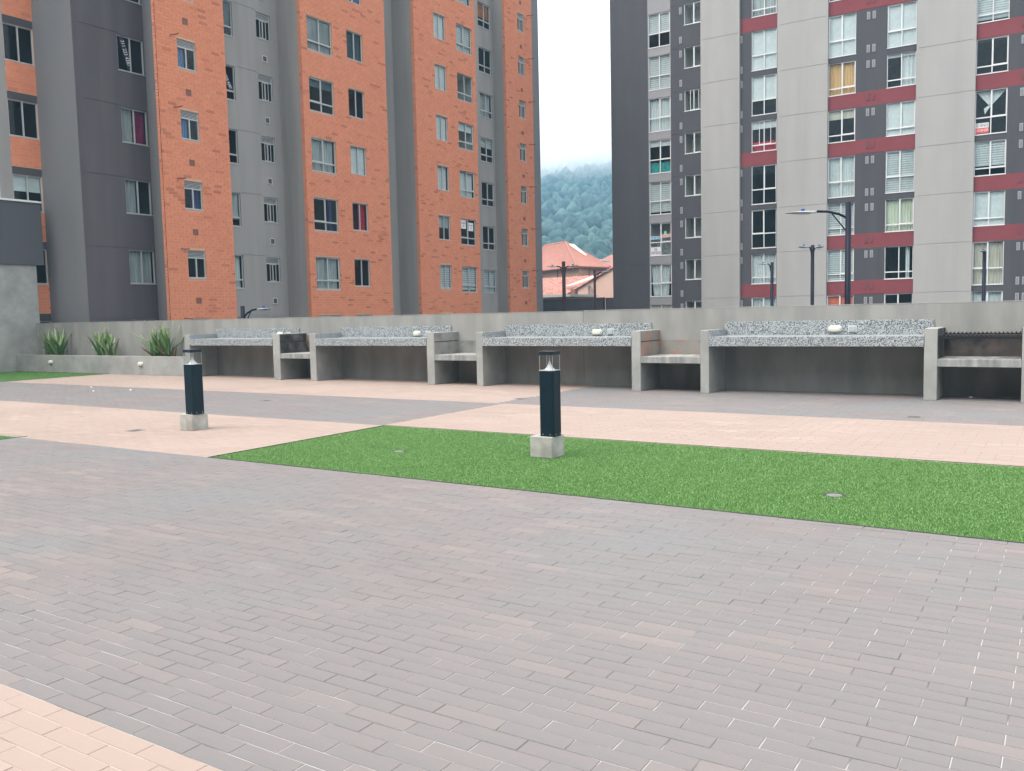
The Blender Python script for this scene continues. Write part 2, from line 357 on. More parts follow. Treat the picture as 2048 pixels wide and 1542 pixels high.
# planter
pl = thing('planter', (-24.6, 15.6, 0), 'low concrete planter wall with three sword-leaved plants and two oval lights', 'planter')
mb = MB(); mb.box((-29.0, 15.28, 0), (-20.2, 15.40, .53)); mb.box((-20.32, 15.40, 0), (-20.2, 15.99, .53)); part('planter_wall', mb, 'concrete_post', pl, bevel=.006)
mb = MB(); mb.box((X0, 15.40, 0), (-20.32, 15.99, .47)); part('soil', mb, 'soil', pl)
# sword leaves: four shapes shared by all
leafm = []
for v in range(5):
    m1 = MB(); seg = 7; bend = [.04, .12, .22, .34, .08][v]; wd = .032
    for i in range(seg+1):
        t = i/seg; wv = wd*(.75+.7*t-1.45*t**3) if i < seg else .001
        c = (bend*t*t, 0, t*(1-.12*bend*t)); i0 = len(m1.v)
        m1.v += [(c[0]+.012, -wv, c[2]), (c[0], 0, c[2]), (c[0]+.012, wv, c[2])]
        if i:
            for q in (0, 1):
                m1.f.append((i0-3+q, i0-2+q, i0+1+q, i0+q)); m1.m.append(0); m1.t.append([.0, .25, .1, .5, .8][v]*(.3+.7*t) if i < seg else .9)
    me = m1.mesh('leaf', 'leaf'); me.shade_smooth(); leafm.append(me)
    if v == 4: m1.t = [0]*len(m1.t); dead = m1.mesh('leaf', 'leaf_dead')
for (x, sc, nleaf, lab, ndead) in ((-27.12, 1.04, 50, 'dark green sword-leaved plant at the left end of the planter', 0), (-24.45, 1.0, 46, 'sword-leaved plant in the middle of the planter, between the other two', 0), (-21.72, 1.14, 54, 'largest sword-leaved plant, beside the counter, with brown dead leaves at its base', 12)):
    t = thing('flax_plant', (x, 15.68, .47), lab, 'plant', 'sword-leaved plants in the planter')
    for i in range(nleaf+ndead):
        az = random.uniform(0, 2*math.pi); tilt = abs(random.gauss(0, .36)); L_ = sc*random.uniform(.62, 1.0)*(1-.25*tilt)
        isd = i >= nleaf
        if isd: tilt = random.uniform(.5, 1.1); L_ *= .5
        bx = random.choice((-.22, .20))*1.2
        o = link('leaf', dead if isd else random.choice(leafm), t)
        o.location = (bx+random.gauss(0, .08), random.gauss(0, .05), -.03)
        o.rotation_euler = (Matrix.Rotation(az, 3, 'Z') @ Matrix.Rotation(min(tilt, .78), 3, 'Y') @ Matrix.Rotation(random.uniform(-.6, .6), 3, 'Z')).to_euler()
        # keep the fan flat against the wall: squash leaves that reach towards it
        if math.sin(az)*tilt > .2: o.rotation_euler = (Matrix.Rotation(-az, 3, 'Z') @ Matrix.Rotation(tilt*.8, 3, 'Y')).to_euler()
        o.scale = (L_, random.uniform(.8, 1.25), L_)

# ------------------------------------------------------------------ barbecue counters
YF, YW, PH = 15.10, 16.0, 1.13
posts = [(-19.97, -19.77), (-16.60, -16.36), (-15.34, -15.14), (-11.80, -11.60), (-10.49, -10.33), (-6.94, -6.755), (-5.59, -5.43), (-1.92, -1.73), (-.585, -.40)]
clabels = ['granite-topped concrete counter at the far left, beside the planter', 'second granite-topped counter from the left', 'granite-topped counter standing behind the right-hand bollard', 'nearest granite-topped counter, at the right of the row']
for i in range(4):
    (a0, a1), (b0, b1) = posts[2*i], posts[2*i+1]
    t = thing('concrete_counter', ((a0+b1)/2, 15.55, 0), clabels[i], 'counter', 'barbecue counters along the wall')
    for (p, q) in ((a0, a1), (b0, b1)):
        mb = MB(); mb.box((p, YF, 0), (q, YW-.002, PH)); part('post', mb, 'concrete_post', t, bevel=.008)
    mb = MB(); mb.box((a1+.002, YF+.03, .88), (b0-.002, YW-.03, .99)); part('slab', mb, 'concrete_post', t)
    mid = (a1+b0)/2+.02
    for (p, q) in ((a1-.01, mid-.002), (mid+.002, b0-.006)):
        mb = MB(); mb.box((p, YF-.014, .845), (q, YF+.012, .992)); part('front_edge', mb, 'granite', t, bevel=.003)
        mb = MB(); mb.box((p if p > a1 else a1+.002, YF-.012, .992), (q, YW-.03, 1.010)); part('worktop', mb, 'granite', t, bevel=.003)
    mb = MB(); mb.box((a1+.0, YW-.030, 1.0), (b0+.03, YW-.002, 1.262)); part('backsplash', mb, 'granite', t, bevel=.003)
    mb = MB(); mb.box((a1, YF+.01, 1.010), (a1+.022, YW-.032, PH+.003)); part('side_splash', mb, 'granite', t, bevel=.002)
plabels = ['soot-blackened barbecue pit between the first two counters', 'empty clean barbecue pit with a dark groove, between the second and third counters', 'barbecue pit with brown scorch marks behind the shelf, between the third and fourth counters', 'barbecue pit at the right edge, the only one with an iron grill']
lin = ['scorched', 'plain_lining', 'stained', 'scorched_dark']; side = ['soot', 'plain_lining', 'stained', 'soot']
for i in range(4):
    a, b = posts[2*i+1][1], posts[2*i+2][0]
    t = thing('barbecue_pit', ((a+b)/2, 15.55, 0), plabels[i], 'barbecue', 'barbecue pits between the counters')
    mb = MB(); mb.box((a+.001, YF+.0, .53), (b-.001, YW-.002, .65)); part('shelf', mb, 'shelf_concrete', t, bevel=.006)
    top = 1.0 if i == 3 else .93
    mb = MB(); mb.box((a+.012, YW-.014, .65), (b-.012, YW-.002, top if i != 0 else PH-.06)); part('back_lining', mb, lin[i], t)
    for p, q in ((a, a+.012), (b-.012, b)):
        mb = MB(); mb.box((p, YF+.02, .65), (q, YW-.002, top-.012)); mb.box((p, YF+.02, top+.006), (q, YW-.002, PH-.01)); part('side_lining', mb, side[i], t)
        mb = MB(); mb.box((p, YF+.02, top-.012), ((q if p == a else q), YW-.002, top+.006)); part('grill_rail', mb, 'iron', t)
    if i == 3:
        mb = MB(); mb.box((a+.013, YF+.02, .962), (b-.013, YF+.05, .994)); mb.box((a+.013, YW-.07, 1.005), (b-.013, YW-.045, 1.030)); part('grill_frame', mb, 'iron', t)
        k = a+.04
        while k < b-.03:
            mb = MB(); mb.tube([(k, YF+.035, 1.005), (k, YW-.05, 1.042)], .011, 6); part('grill_bar', mb, 'iron', t); k += .058
        mb = MB(); mb.box(posts[8][0:1]+(YF, 0), (posts[8][1], YW-.002, PH)); part('post', mb, 'concrete_post', t, bevel=.008)

# oval bulkhead lights and junction boxes
def oval_light(x, y, z, wv, h, label, group):
    t = thing('bulkhead_light', (x, y, z), label, 'light', group)
    def cap(w2, h2, d0, d1, d2):
        mb = MB(); n_ = 24; rings = []
        for (s_, d) in ((1, d0), (1, d1), (.86, d2), (.55, d2+.008)):
            i = len(mb.v)
            for q in range(n_):
                a = 2*math.pi*q/n_; e = 2/3.2
                mb.v.append((x+w2*s_*math.copysign(abs(math.cos(a))**e, math.cos(a)), y-d, z+h2*s_*math.copysign(abs(math.sin(a))**e, math.sin(a))))
            rings.append(i)
        for i, j in zip(rings, rings[1:]):
            for q in range(n_): mb.f.append((i+q, i+(q+1) % n_, j+(q+1) % n_, j+q)); mb.m.append(0); mb.t.append(0)
        mb.f.append(tuple(rings[-1]+q for q in range(n_))); mb.m.append(0); mb.t.append(0); return mb
    part('housing', cap(wv/2, h/2, 0, .018, .022), 'light_body', t, smooth=True)
    part('cover', cap(wv/2*.88, h/2*.86, .02, .04, .055), 'light_cover', t, smooth=True)
yb = YW-.030
for x, z, wv, lab in ((-17.25, 1.10, .2, 'oval cream wall light on the backsplash of the far-left counter, half hidden by a post'), (-12.74, 1.09, .2, 'oval cream wall light on the backsplash of the second counter from the left'),
                      (-8.09, 1.09, .22, 'oval cream wall light on the backsplash behind the right-hand bollard'), (-3.455, 1.115, .23, 'oval cream wall light on the backsplash of the nearest counter')):
    oval_light(x, yb, z, wv, .125, lab, 'oval lights on the backsplashes')
for x, lab in ((-26.71, 'small oval light on the planter wall below the leftmost plant'), (-22.18, 'small oval light on the planter wall near its right end')):
    oval_light(x, 15.28, .31, .20, .12, lab, 'oval lights on the planter wall')
for x, z, lab in ((-16.95, 1.10, 'grey junction box on the far-left backsplash'), (-12.43, 1.09, 'grey junction box on the second backsplash from the left, beside a post'), (-7.79, 1.10, 'grey junction box right of the light behind the right-hand bollard'), (-3.165, 1.11, 'grey junction box on the backsplash of the nearest counter')):
    t = thing('junction_box', (x, yb, z), lab, 'electrical box', 'junction boxes on the backsplashes')
    mb = MB(); mb.box((x-.072, yb-.012, z-.06), (x+.072, yb, z+.06)); part('box_frame', mb, 'light_body', t, bevel=.003)
    mb = MB(); mb.box((x-.056, yb-.035, z-.047), (x+.056, yb-.012, z+.047)); part('box_lid', mb, 'junction_box', t, bevel=.004)

# ------------------------------------------------------------------ bollard lights
def bollard(cx, cy, label, wv, dead):
    t = thing('bollard_light', (cx, cy, 0), label, 'bollard', 'bollard lights')
    mb = MB(); b = .132; n_ = 7
    # cast block with slightly chipped edges
    for q in range(4):
        pass
    mb.box((cx-b, cy-b, 0), (cx+b, cy+b, .222)); o = part('concrete_block', mb, 'concrete_base', t, bevel=.007)
    bx, by = cx+.055, cy-.015; h = wv/2; ch = .022
    def octo(z0, z1, h, ch):
        m_ = MB(); P = [(-h+ch, -h), (h-ch, -h), (h, -h+ch), (h, h-ch), (h-ch, h), (-h+ch, h), (-h, h-ch), (-h, -h+ch)]
        lo = [(bx+p[0], by+p[1], z0) for p in P]; hi = [(bx+p[0], by+p[1], z1) for p in P]
        for i in range(8): m_.face([lo[i], lo[(i+1) % 8], hi[(i+1) % 8], hi[i]])
        m_.face(hi); m_.face(lo[::-1]); return m_
    part('column', octo(.222, .905, h, .018), 'bollard_paint', t, bevel=.003)
    part('top_cap', octo(1.070, 1.106, h+.001, .016), 'bollard_cap', t, bevel=.004)
    part('lens', octo(.905, 1.070, h-.003, .016), 'glass', t)
    mb = MB(); mb.box((bx-h+.004, by-h+.004, .905), (bx+h-.004, by+h-.004, .911)); mb.lathe((bx, by, .911), [(h*.70, 0), (h*.42, .025), (h*.22, .055), (h*.10, .085), (.005, .10), (.005, .15)], 20)
    part('reflector_cone', mb, 'reflector', t, smooth=False)
    for sx, sy in ((-1, -1), (1, -1), (1, 1), (-1, 1)):
        mb = MB(); mb.tube([(bx+sx*h*.88, by+sy*h*.88, .905), (bx+sx*h*.88, by+sy*h*.88, 1.066)], .0030, 6); part('lens_rod', mb, 'screw_steel', t)
    for sx in (-.5, .5):
        mb = MB(); mb.tube([(bx+sx*h, by-h-.004, .245), (bx+sx*h, by-h+.004, .245)], .006, 8); part('screw', mb, 'screw_steel', t)
        mb = MB(); mb.tube([(bx+h-.004, by+sx*h, .245), (bx+h+.004, by+sx*h, .245)], .006, 8); part('screw', mb, 'screw_steel', t)
bollard(-4.60, 7.885, 'dark teal bollard light on a chipped concrete block, standing on the turf', .172, 0)
bollard(-10.19, 7.79, 'dark teal bollard light on a concrete block, standing on the pink paving', .185, 0)

# ------------------------------------------------------------------ drain covers and litter
def cover(x, y, r, label, sq=False, turf=False):
    t = thing('drain_cover', (x, y, 0), label, 'drain cover', 'drain covers')
    z = .004
    mb = MB()
    if sq: mb.box((x-r, y-r, -.006), (x+r, y+r, .0035))
    else: mb.lathe((x, y-r*.2, -.006), [(r, 0), (r, .0075), (r*.9, .0085)], 24)
    part('cover_plate', mb, 'metal_cover', t)
    mb = MB()
    if turf: mb.lathe((x, y, -.006), [(r*1.45, 0), (r*1.45, .0052)], 24)
    else:
        for i in range(5): mb.box((x-r*.7, y-r*.7+i*r*.33, .003), (x+r*.7, y-r*.7+i*r*.33+.01, .0045))
    part('recess', mb, 'edging', t)
cover(-6.27, 7.48, .055, 'small round drain cap sunk in the turf left of the bollard', turf=True)
cover(-1.55, 7.20, .06, 'small round drain cap sunk in the turf at right', turf=True)
cover(-10.9, 7.36, .10, 'square drain cover in the pink paving in front of the left bollard', True)
cover(-1.73, 12.75, .11, 'square drain cover in the dark paving below the nearest counter', True)
cover(-8.15, 13.05, .10, 'square drain cover in the dark paving by the colour crossing', True)
cover(-12.5, 11.15, .10, 'square drain cover in the dark band behind the left bollard', True)
for i, (x, y, lab) in enumerate(((-1.30, 15.65, 'crumpled white paper scrap under the right-hand barbecue pit'), (-18.0, 11.2, 'white paper scrap on the dark band left of the bollard'), (-17.4, 11.7, 'small white scrap further along the dark band'), (-19.2, 11.9, 'white scrap on the dark paving near the far turf'))):
    mb = MB(); r = .026
    ring = [(x+r*random.uniform(.6, 1.4)*math.cos(a), y+r*random.uniform(.6, 1.3)*math.sin(a), .004+random.uniform(0, .02)) for a in np.linspace(0, 2*math.pi, 9)[:-1]]
    for q in range(8): mb.face([ring[q], ring[(q+1) % 8], (x, y, .03)])
    mb.face(ring[::-1]); solo('paper_scrap', mb, 'paper', (x, y, 0), lab, 'litter', 'paper scraps')

# ------------------------------------------------------------------ facades with real openings
def P_(ax, plane, u, z, d):                     # ax 'X': wall faces +X, u runs along Y; ax 'Y': wall faces -Y, u runs along X
    return (plane+d, u, z) if ax == 'X' else (u, plane-d, z)
def facade(parent, ax, plane, u0, u1, z0, z1, holes, matfn, slots, zc=(), uc=(), name='wall', rdepth=.10):
    us = sorted({u0, u1, *[c for c in uc if u0 < c < u1], *[h[0] for h in holes], *[h[1] for h in holes]})
    zs = sorted({z0, z1, *[c for c in zc if z0 < c < z1], *[h[2] for h in holes], *[h[3] for h in holes]})
    us = [c for c in us if u0-1e-6 <= c <= u1+1e-6]; zs = [c for c in zs if z0-1e-6 <= c <= z1+1e-6]
    mb = MB()
    for a, b in zip(us, us[1:]):
        col = []
        for c, d in zip(zs, zs[1:]):
            uu, zz = (a+b)/2, (c+d)/2
            if any(h[0] < uu < h[1] and h[2] < zz < h[3] for h in holes): continue
            m = matfn(uu, zz)
            if col and col[-1][2] == m and abs(col[-1][1]-c) < 1e-6: col[-1][1] = d
            else: col.append([c, d, m])
        for c, d, m in col: mb.face([P_(ax, plane, a, c, 0), P_(ax, plane, b, c, 0), P_(ax, plane, b, d, 0), P_(ax, plane, a, d, 0)], m)
    for h in holes:
        a, b, c, d = h[:4]; dp = h[4] if len(h) > 4 else rdepth; m = matfn((a+b)/2, c-.01)
        q = [(a, c), (b, c), (b, d), (a, d)]
        for i in range(4):
            p0, p1 = q[i], q[(i+1) % 4]
            mb.face([P_(ax, plane, *p0, 0), P_(ax, plane, *p0, -dp), P_(ax, plane, *p1, -dp), P_(ax, plane, *p1, 0)], m)
        if len(h) > 4: mb.face([P_(ax, plane, *p, -dp) for p in q], m)
    return part(name, mb, slots, parent)
def rooms(parent, ax, items):
    for plane, a, b, c, d, white in items:
        mb = MB()
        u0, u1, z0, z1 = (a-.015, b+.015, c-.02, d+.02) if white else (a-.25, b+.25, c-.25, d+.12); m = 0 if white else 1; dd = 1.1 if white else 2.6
        f_, k = -.012, -dd
        Q = lambda u, z, e: P_(ax, plane, u, z, e)
        mb.face([Q(u0, z0, k), Q(u1, z0, k), Q(u1, z1, k), Q(u0, z1, k)], m); mb.face([Q(u0, z0, f_), Q(u0, z1, f_), Q(u0, z1, k), Q(u0, z0, k)], m)
        mb.face([Q(u1, z0, f_), Q(u1, z1, f_), Q(u1, z1, k), Q(u1, z0, k)], m); mb.face([Q(u0, z0, f_), Q(u1, z0, f_), Q(u1, z0, k), Q(u0, z0, k)], m)
        mb.face([Q(u0, z1, f_), Q(u1, z1, f_), Q(u1, z1, k), Q(u0, z1, k)], m)
        part('room_interior', mb, ['room_white', 'room_dark'], parent)

CACHE = {}
def cached(key, fn):
    if key not in CACHE: CACHE[key] = fn()
    return CACHE[key]
def frame_mesh(wv, h, tr, louv, mat, sash):
    mb = MB(); t = .038; y0, y1 = .045, .085      # +y is inwards
    def bar(a, c, b, d, ya=y0, yb_=y1): mb.box((a, ya, c), (b, yb_, d))
    bar(0, 0, wv, t); bar(0, h-t, wv, h); bar(0, t, t, h-t); bar(wv-t, t, wv, h-t)
    zt = h
    if louv:
        zl = h-louv; bar(t, zl-.03, wv-t, zl+.02)
        k = zl+.04
        while k < h-t-.02:
            bar(t, k, wv-t, k+.022, .05, .075); k += .046
        zt = zl
    bar(wv/2-.022, t, wv/2+.022, zt-(t if not louv else .03), y0-.006, y1)
    if tr:
        zb = h-tr; bar(t, zb-.028, wv-t, zb+.028, y0-.009, y1-.004)
    else: zb = t
    lo, hi = (zb+.028 if tr else t), (zt-(t if not louv else .03))
    if sash:                                     # a sliding sash in one upper half, set forward of the fixed one
        a, b = (t, wv/2-.022) if sash == 1 else (wv/2+.022, wv-t)
        if sash == 3: a, b = wv*.30, wv*.30+wv/2-.04
        s_ = .026
        bar(a, lo, a+s_, hi, y0+.002, y1-.01); bar(b-s_, lo, b, hi, y0+.002, y1-.01); bar(a+s_, lo, b-s_, lo+s_, y0+.002, y1-.01); bar(a+s_, hi-s_, b-s_, hi, y0+.002, y1-.01)
    mb.box((-.02, -.018, -.022), (wv+.02, .10, -.001))      # sill
    return mb.mesh('window', mat)
def pane_mesh(wv, h): 
    mb = MB(); mb.box((.02, .066, .02), (wv-.02, .071, h-.02)); return mb.mesh('pane', 'glass')
def pleat(a, b, c, d, n_, amp, ytop=.17, taper=0.0):
    mb = MB(); N = n_*6
    for j in range(2): 
        z = c if j == 0 else d
        for i in range(N+1):
            t = i/N; u = a+(b-a)*t
            if j == 0 and taper: u = (a+b)/2+(u-(a+b)/2)*(1-taper)
            mb.v.append((u, ytop+amp*math.sin(2*math.pi*n_*t+1.3*math.sin(7*t)), z))
    for i in range(N): mb.f.append((i, i+1, N+2+i, N+1+i)); mb.m.append(0); mb.t.append(0)
    return mb
def cover_mesh(kind, wv, h):
    """kind: name[:material][:fraction]"""
    p = kind.split(':'); k = p[0]; mat = p[1] if len(p) > 1 and p[1] else 'fabric_white'; fr = float(p[2]) if len(p) > 2 else 1.0
    if k == 'roller': mb = MB(); mb.box((.03, .12, h-.03-(h-.06)*fr), (wv-.03, .128, h-.02)); mb.box((.02, .11, h-.06), (wv-.02, .16, h-.01)); nm = 'roller_blind'
    elif k == 'zebra':
        mb = MB(); z = h-.04; nm = 'striped_blind'
        while z > h-.04-(h-.08)*fr+.05: mb.box((.03, .12, z-.082), (wv-.03, .126, z)); z -= .112
        mb.box((.03, .118, z-.02), (wv-.03, .135, z+.01)); mb.box((.035, .16, z), (wv-.035, .162, h-.03))
        mb.m[-6:] = [1]*6; mat = [mat, 'fabric_grey']
    elif k == 'venetian':
        mb = MB(); z = h-.05; nm = 'venetian_blind'
        while z > h-.05-(h-.1)*fr: mb.box((.03, .115, z-.022), (wv-.03, .122, z)); z -= .036
        mb.box((.03, .15, .03), (wv-.03, .152, h-.04), 1); mat = [mat, 'fabric_slate']
    elif k == 'sheer': mb = pleat(.03, wv-.03, .04, h-.03, max(3, int(wv*7)), .022); nm = 'curtain'
    elif k == 'tied': mb = pleat(.03, wv-.12, .06, h-.03, 7, .025, taper=fr); nm = 'curtain'
    elif k == 'half_left': mb = pleat(.03, wv*.5, .03, h-.03, 4, .025); nm = 'curtain'
    elif k == 'half_right': mb = pleat(wv*.5, wv-.03, .03, h-.03, 4, .025); nm = 'curtain'
    elif k == 'strip': mb = pleat(wv*.72, wv*.86, .03, h-.03, 2, .02); nm = 'curtain'
    elif k == 'low': mb = pleat(.05, wv-.1, .05, h*.33, 3, .02); nm = 'hanging_cloth'
    else: return None
    me = mb.mesh(nm, mat); return me
def window(parent, ax, plane, u, ztop, wv, h, mat='alu_white', tr=None, louv=0, cover=None, sash=0):
    me = cached(('f', round(wv, 3), round(h, 3), tr, louv, mat, sash), lambda: frame_mesh(wv, h, tr, louv, mat, sash))
    pb = BASE[parent]; loc = Vector(P_(ax, plane, u, ztop-h, 0))-Vector(pb)
    o = link('window', me, parent, loc, math.pi/2 if ax == 'X' else 0)
    link('pane', cached(('p', round(wv, 3), round(h-louv, 3)), lambda: pane_mesh(wv, h-louv)), o)
    for cv in (cover or '').split('+'):
        if not cv: continue
        m2 = cached(('c', cv, round(wv, 3), round(h, 3)), lambda: cover_mesh(cv, wv, h-louv))
        if m2: link(m2.name.split('.')[0], m2, o)
    return o

def rect_minus(lo, hi, cuts):
    seg = [(lo, hi)]
    for a, b in cuts:
        new = []
        for p, q in seg:
            if b <= p or a >= q: new.append((p, q)); continue
            if a > p: new.append((p, a))
            if b < q: new.append((b, q))
        seg = new
    return [s_ for s_ in seg if s_[1]-s_[0] > .03]
BR_H, BR_L, BJ = .104, .312, .012
def bricks(ax, plane, u0, u1, z0, z1, holes):
    out = []; z = math.floor(z0/BR_H)*BR_H; r = int(round(z/BR_H))
    while z < z1:
        c, d = max(z+BJ/2, z0), min(z+BR_H-BJ/2, z1)
        if d-c > .03:
            zm = (c+d)/2; cuts = [(h[0], h[1]) for h in holes if h[2]-.02 < zm < h[3]+.02]
            cuts = [(h[0], h[1]) for h in holes if c < h[3] and d > h[2]]
            off = (r % 2)*BR_L/2+(.04 if r % 3 == 0 else 0)
            i = math.floor((u0-off)/BR_L)
            while i*BR_L+off < u1:
                a, b = max(i*BR_L+off+BJ/2, u0), min((i+1)*BR_L+off-BJ/2, u1); i += 1
                if b-a > .03:
                    for p, q in rect_minus(a, b, cuts): out.append((ax, plane, p, q, c, d))
        z += BR_H; r += 1
    return out
def brick_tone(u, z):
    v = math.sin(u*1.1+z*.7)*math.sin(z*1.9-u*.8)+.5*math.sin(u*3.7+z*4.1)
    p = .035+.11*max(0, v)
    return random.uniform(.4, .9) if random.random() < p else random.uniform(.0, .20)
def lay_bricks(parent, lst, mat, nmax):
    lst.sort(key=lambda b_: (b_[2]**2+b_[1]**2) if b_[0] == 'X' else (b_[2]**2+b_[1]**2))
    full = BR_L-BJ; var = []; pb = Vector(BASE[parent])
    for v in range(8):
        mb = MB(); t = max(.001, v/7); mb.box((-full/2, -.012, -(BR_H-BJ)/2), (full/2, .004, (BR_H-BJ)/2), 0, t); var.append(mb.mesh('brick', mat))
    rest = MB(); cnt = 0
    for ax, plane, p, q, c, d in lst:
        t = brick_tone((p+q)/2, c); ctr = P_(ax, plane, (p+q)/2, (c+d)/2, 0)
        if cnt < nmax and abs(q-p-full) < .01 and d-c > BR_H-BJ-.002 and ax == 'X' and seen(ctr, 0) and c > 1.5:
            link('brick', var[int(t*7)], parent, Vector(ctr)-pb, math.pi/2); cnt += 1
        else:
            a0 = P_(ax, plane, p, c, .012+random.uniform(-.002, .002)); b0 = P_(ax, plane, q, d, -.004); rest.box(a0, b0, 0, max(.001, t), skip='w' if ax == 'X' else 'n')
    part('brick_facing', rest, mat, parent, kind='stuff')

# ------------------------------------------------------------------ left tower (brick and grey)
LT = thing('apartment_tower', (-34, 30, -3), 'grey and orange-brick apartment tower at the left with protruding brick bays', 'building')
ZT = 23.0; TL = [4.0+2.395*k for k in range(-1, 8)]
slots = ['plaster_plum', 'plaster_slate', 'plaster_grey', 'mortar', 'plaster_pale', 'plaster_dark']
const = lambda i: (lambda u, z: i)
rm = []; allbr = []
GR = lambda z: z+.12
def column(ax, plane, u0, u1, h, covers, tr=None, louv=0, mat='alu_grey', tops=TL, dz=0, white=(), sash=None):
    hs_ = []
    for k, T_ in enumerate(tops):
        T_ = T_+dz; cv = covers[k] if k < len(covers) else random.choice(['', '', 'roller', 'sheer'])
        hs_.append((u0, u1, T_-h, T_)); sh = random.choice((0, 1, 2)) if sash is None else sash
        window(LT, ax, plane, u0, T_, u1-u0, h, mat, tr, louv, cv, sh)
        rm.append((plane, u0, u1, T_-h, T_, k in white))
    return hs_
# far-left column
h0 = column('X', -29.1, 15.77, 16.75, 1.17, ['', 'board', 'roller::.45+low:fabric_grey', '', '', '', '', '', ''], sash=0)
facade(LT, 'X', -29.1, 9, 16.75, -3, ZT, h0, lambda u, z: 4 if u < 15.35 else (2 if u < 15.77 else (5 if any(0 < z-T_ < .24 for T_ in TL) else 3)), slots,
       zc=[T_ for T_ in TL]+[T_+.24 for T_ in TL], uc=(15.35, 15.77))
for T_ in TL: allbr += bricks('X', -29.1, 15.77, 16.75, T_-2.395+.24, T_-1.17, [])
# recess return, plum wall
def skin(parent, quads, slots_, name='wall_return'):
    mb = MB()
    for pts, m in quads: mb.face(pts, m)
    part(name, mb, slots_, parent)
V_ = lambda a, b, m: ([(a[0], a[1], -3), (b[0], b[1], -3), (b[0], b[1], ZT), (a[0], a[1], ZT)], m)
groove = lambda a, b, zz: [(a, b, z_, z_+.022, .014) for z_ in zz]
h1 = column('X', -27.3, 18.59, 19.59, 1.17, ['', 'sheer:fabric_grey', 'half_left:fabric_grey', 'half_right:fabric_magenta+half_left:fabric_grey', '', '', '', '', ''], sash=0, dz=-.01)
facade(LT, 'X', -27.3, 17.0, 19.62, -3, ZT, h1+groove(17.25, 18.58, [T_+.02 for T_ in TL]), const(0), slots)
# bay 1
h2 = column('X', -26.0, 19.97, 20.73, .97, ['', '', 'half_right:fabric_blue', 'half_left:board_blue', 'half_left:board_blue', '', '', '', ''], louv=.25, sash=0, dz=-.04)
facade(LT, 'X', -26.0, 19.15, 22.0, -3, ZT, h2, const(3), slots); allbr += bricks('X', -26.0, 19.15, 22.0, 1.2, ZT, h2)
# recess 2
h3 = column('X', -27.3, 22.25, 23.53, 1.29, ['', 'sheer:fabric_white', 'roller:fabric_grey:.8', '', '', 'roller:fabric_slate:.8', '', '', ''], tr=.95, sash=0)
h3b = column('X', -27.3, 24.70, 25.43, .99, ['']*9, louv=.24, sash=3, dz=-.02)
facade(LT, 'X', -27.3, 22.0, 25.8, -3, ZT, h3+h3b+groove(23.6, 24.68, [T_+.02 for T_ in TL]), const(2), slots)
# bay 2
h4 = column('X', -26.0, 26.14, 27.55, 1.33, ['roller:fabric_grey', 'sheer:fabric_grey', 'strip:fabric_blue', 'sheer:fabric_grey', 'roller:fabric_slate:.25', 'venetian:fabric_grey', '', 'sheer', ''], tr=.96, dz=.0)
h4b = column('X', -26.0, 28.43, 29.42, 1.17, ['', '', 'half_right:fabric_red', 'roller:fabric_white:1', '', 'venetian:fabric_slate', 'roller:fabric_blue:1', '', ''], sash=0)
facade(LT, 'X', -26.0, 25.8, 30.9, -3, ZT, h4+h4b, const(3), slots); allbr += bricks('X', -26.0, 25.8, 30.9, 1.2, ZT, h4+h4b)
facade(LT, 'X', -27.3, 30.9, 33.0, -3, ZT, [], const(2), slots)
# bay 3
h5 = column('X', -26.0, 34.52, 35.46, 1.17, ['', 'zebra', 'roller:fabric_grey:.5', 'sheer', 'roller:fabric_white:1', 'roller:fabric_white:1', 'roller:fabric_white:1', '', ''], sash=0, dz=-.03)
h5b = column('X', -26.0, 36.35, 37.68, 1.29, ['', 'zebra::.9', '', 'sheer', 'roller:fabric_white:.3', '', 'zebra', 'sheer', ''], tr=.94, dz=-.06, white=(4, 5))
facade(LT, 'X', -26.0, 33.0, 38.0, -3, ZT, h5+h5b, const(3), slots); allbr += bricks('X', -26.0, 33.0, 38.0, 1.2, ZT, h5+h5b)
# recess 3
h6 = column('X', -27.3, 40.23, 41.45, 1.28, ['', 'zebra', '', '', 'zebra::.35', 'sheer:fabric_grey', '', 'roller:fabric_orange:.6', ''], tr=.93, dz=-.05)
facade(LT, 'X', -27.3, 38.0, 41.6, -3, ZT, h6+groove(38.2, 40.2, [T_-.02 for T_ in TL]), const(2), slots)
# bay 4
h7 = column('X', -26.5, 42.98, 43.68, .97, ['']*9, louv=.26, sash=3, dz=-.06)
facade(LT, 'X', -26.5, 41.6, 45.25, -3, ZT, h7, lambda u, z: 3 if u < 44.5 else 1, slots, uc=(44.5,)); allbr += bricks('X', -26.5, 41.6, 44.5, 1.2, ZT, h7)
for (yy, xa) in ((19.15, -26.12), (25.8, -26.16), (33.0, -26.16), (41.6, -26.62)): allbr += bricks('Y', yy-(.0 if yy > 20 else .02), xa, xa+(.16 if yy > 20 else .12), 1.2, ZT, [])
skin(LT, [V_((-29.1, 16.75), (-27.3, 17.0), 1), V_((-27.3, 19.62), (-26.0, 19.15), 1), V_((-26, 22.0), (-27.3, 22.0), 2), V_((-27.3, 25.8), (-26.0, 25.8), 2), V_((-26.0, 30.9), (-27.3, 30.9), 2),
          V_((-27.3, 33.0), (-26.0, 33.0), 2), V_((-26.0, 38.0), (-27.3, 38.0), 2), V_((-27.3, 41.6), (-26.5, 41.6), 2), V_((-26.5, 45.25), (-42, 45.25), 1), V_((-42, 45.25), (-42, 9), 1), V_((-42, 9), (-29.1, 9), 4)], slots)
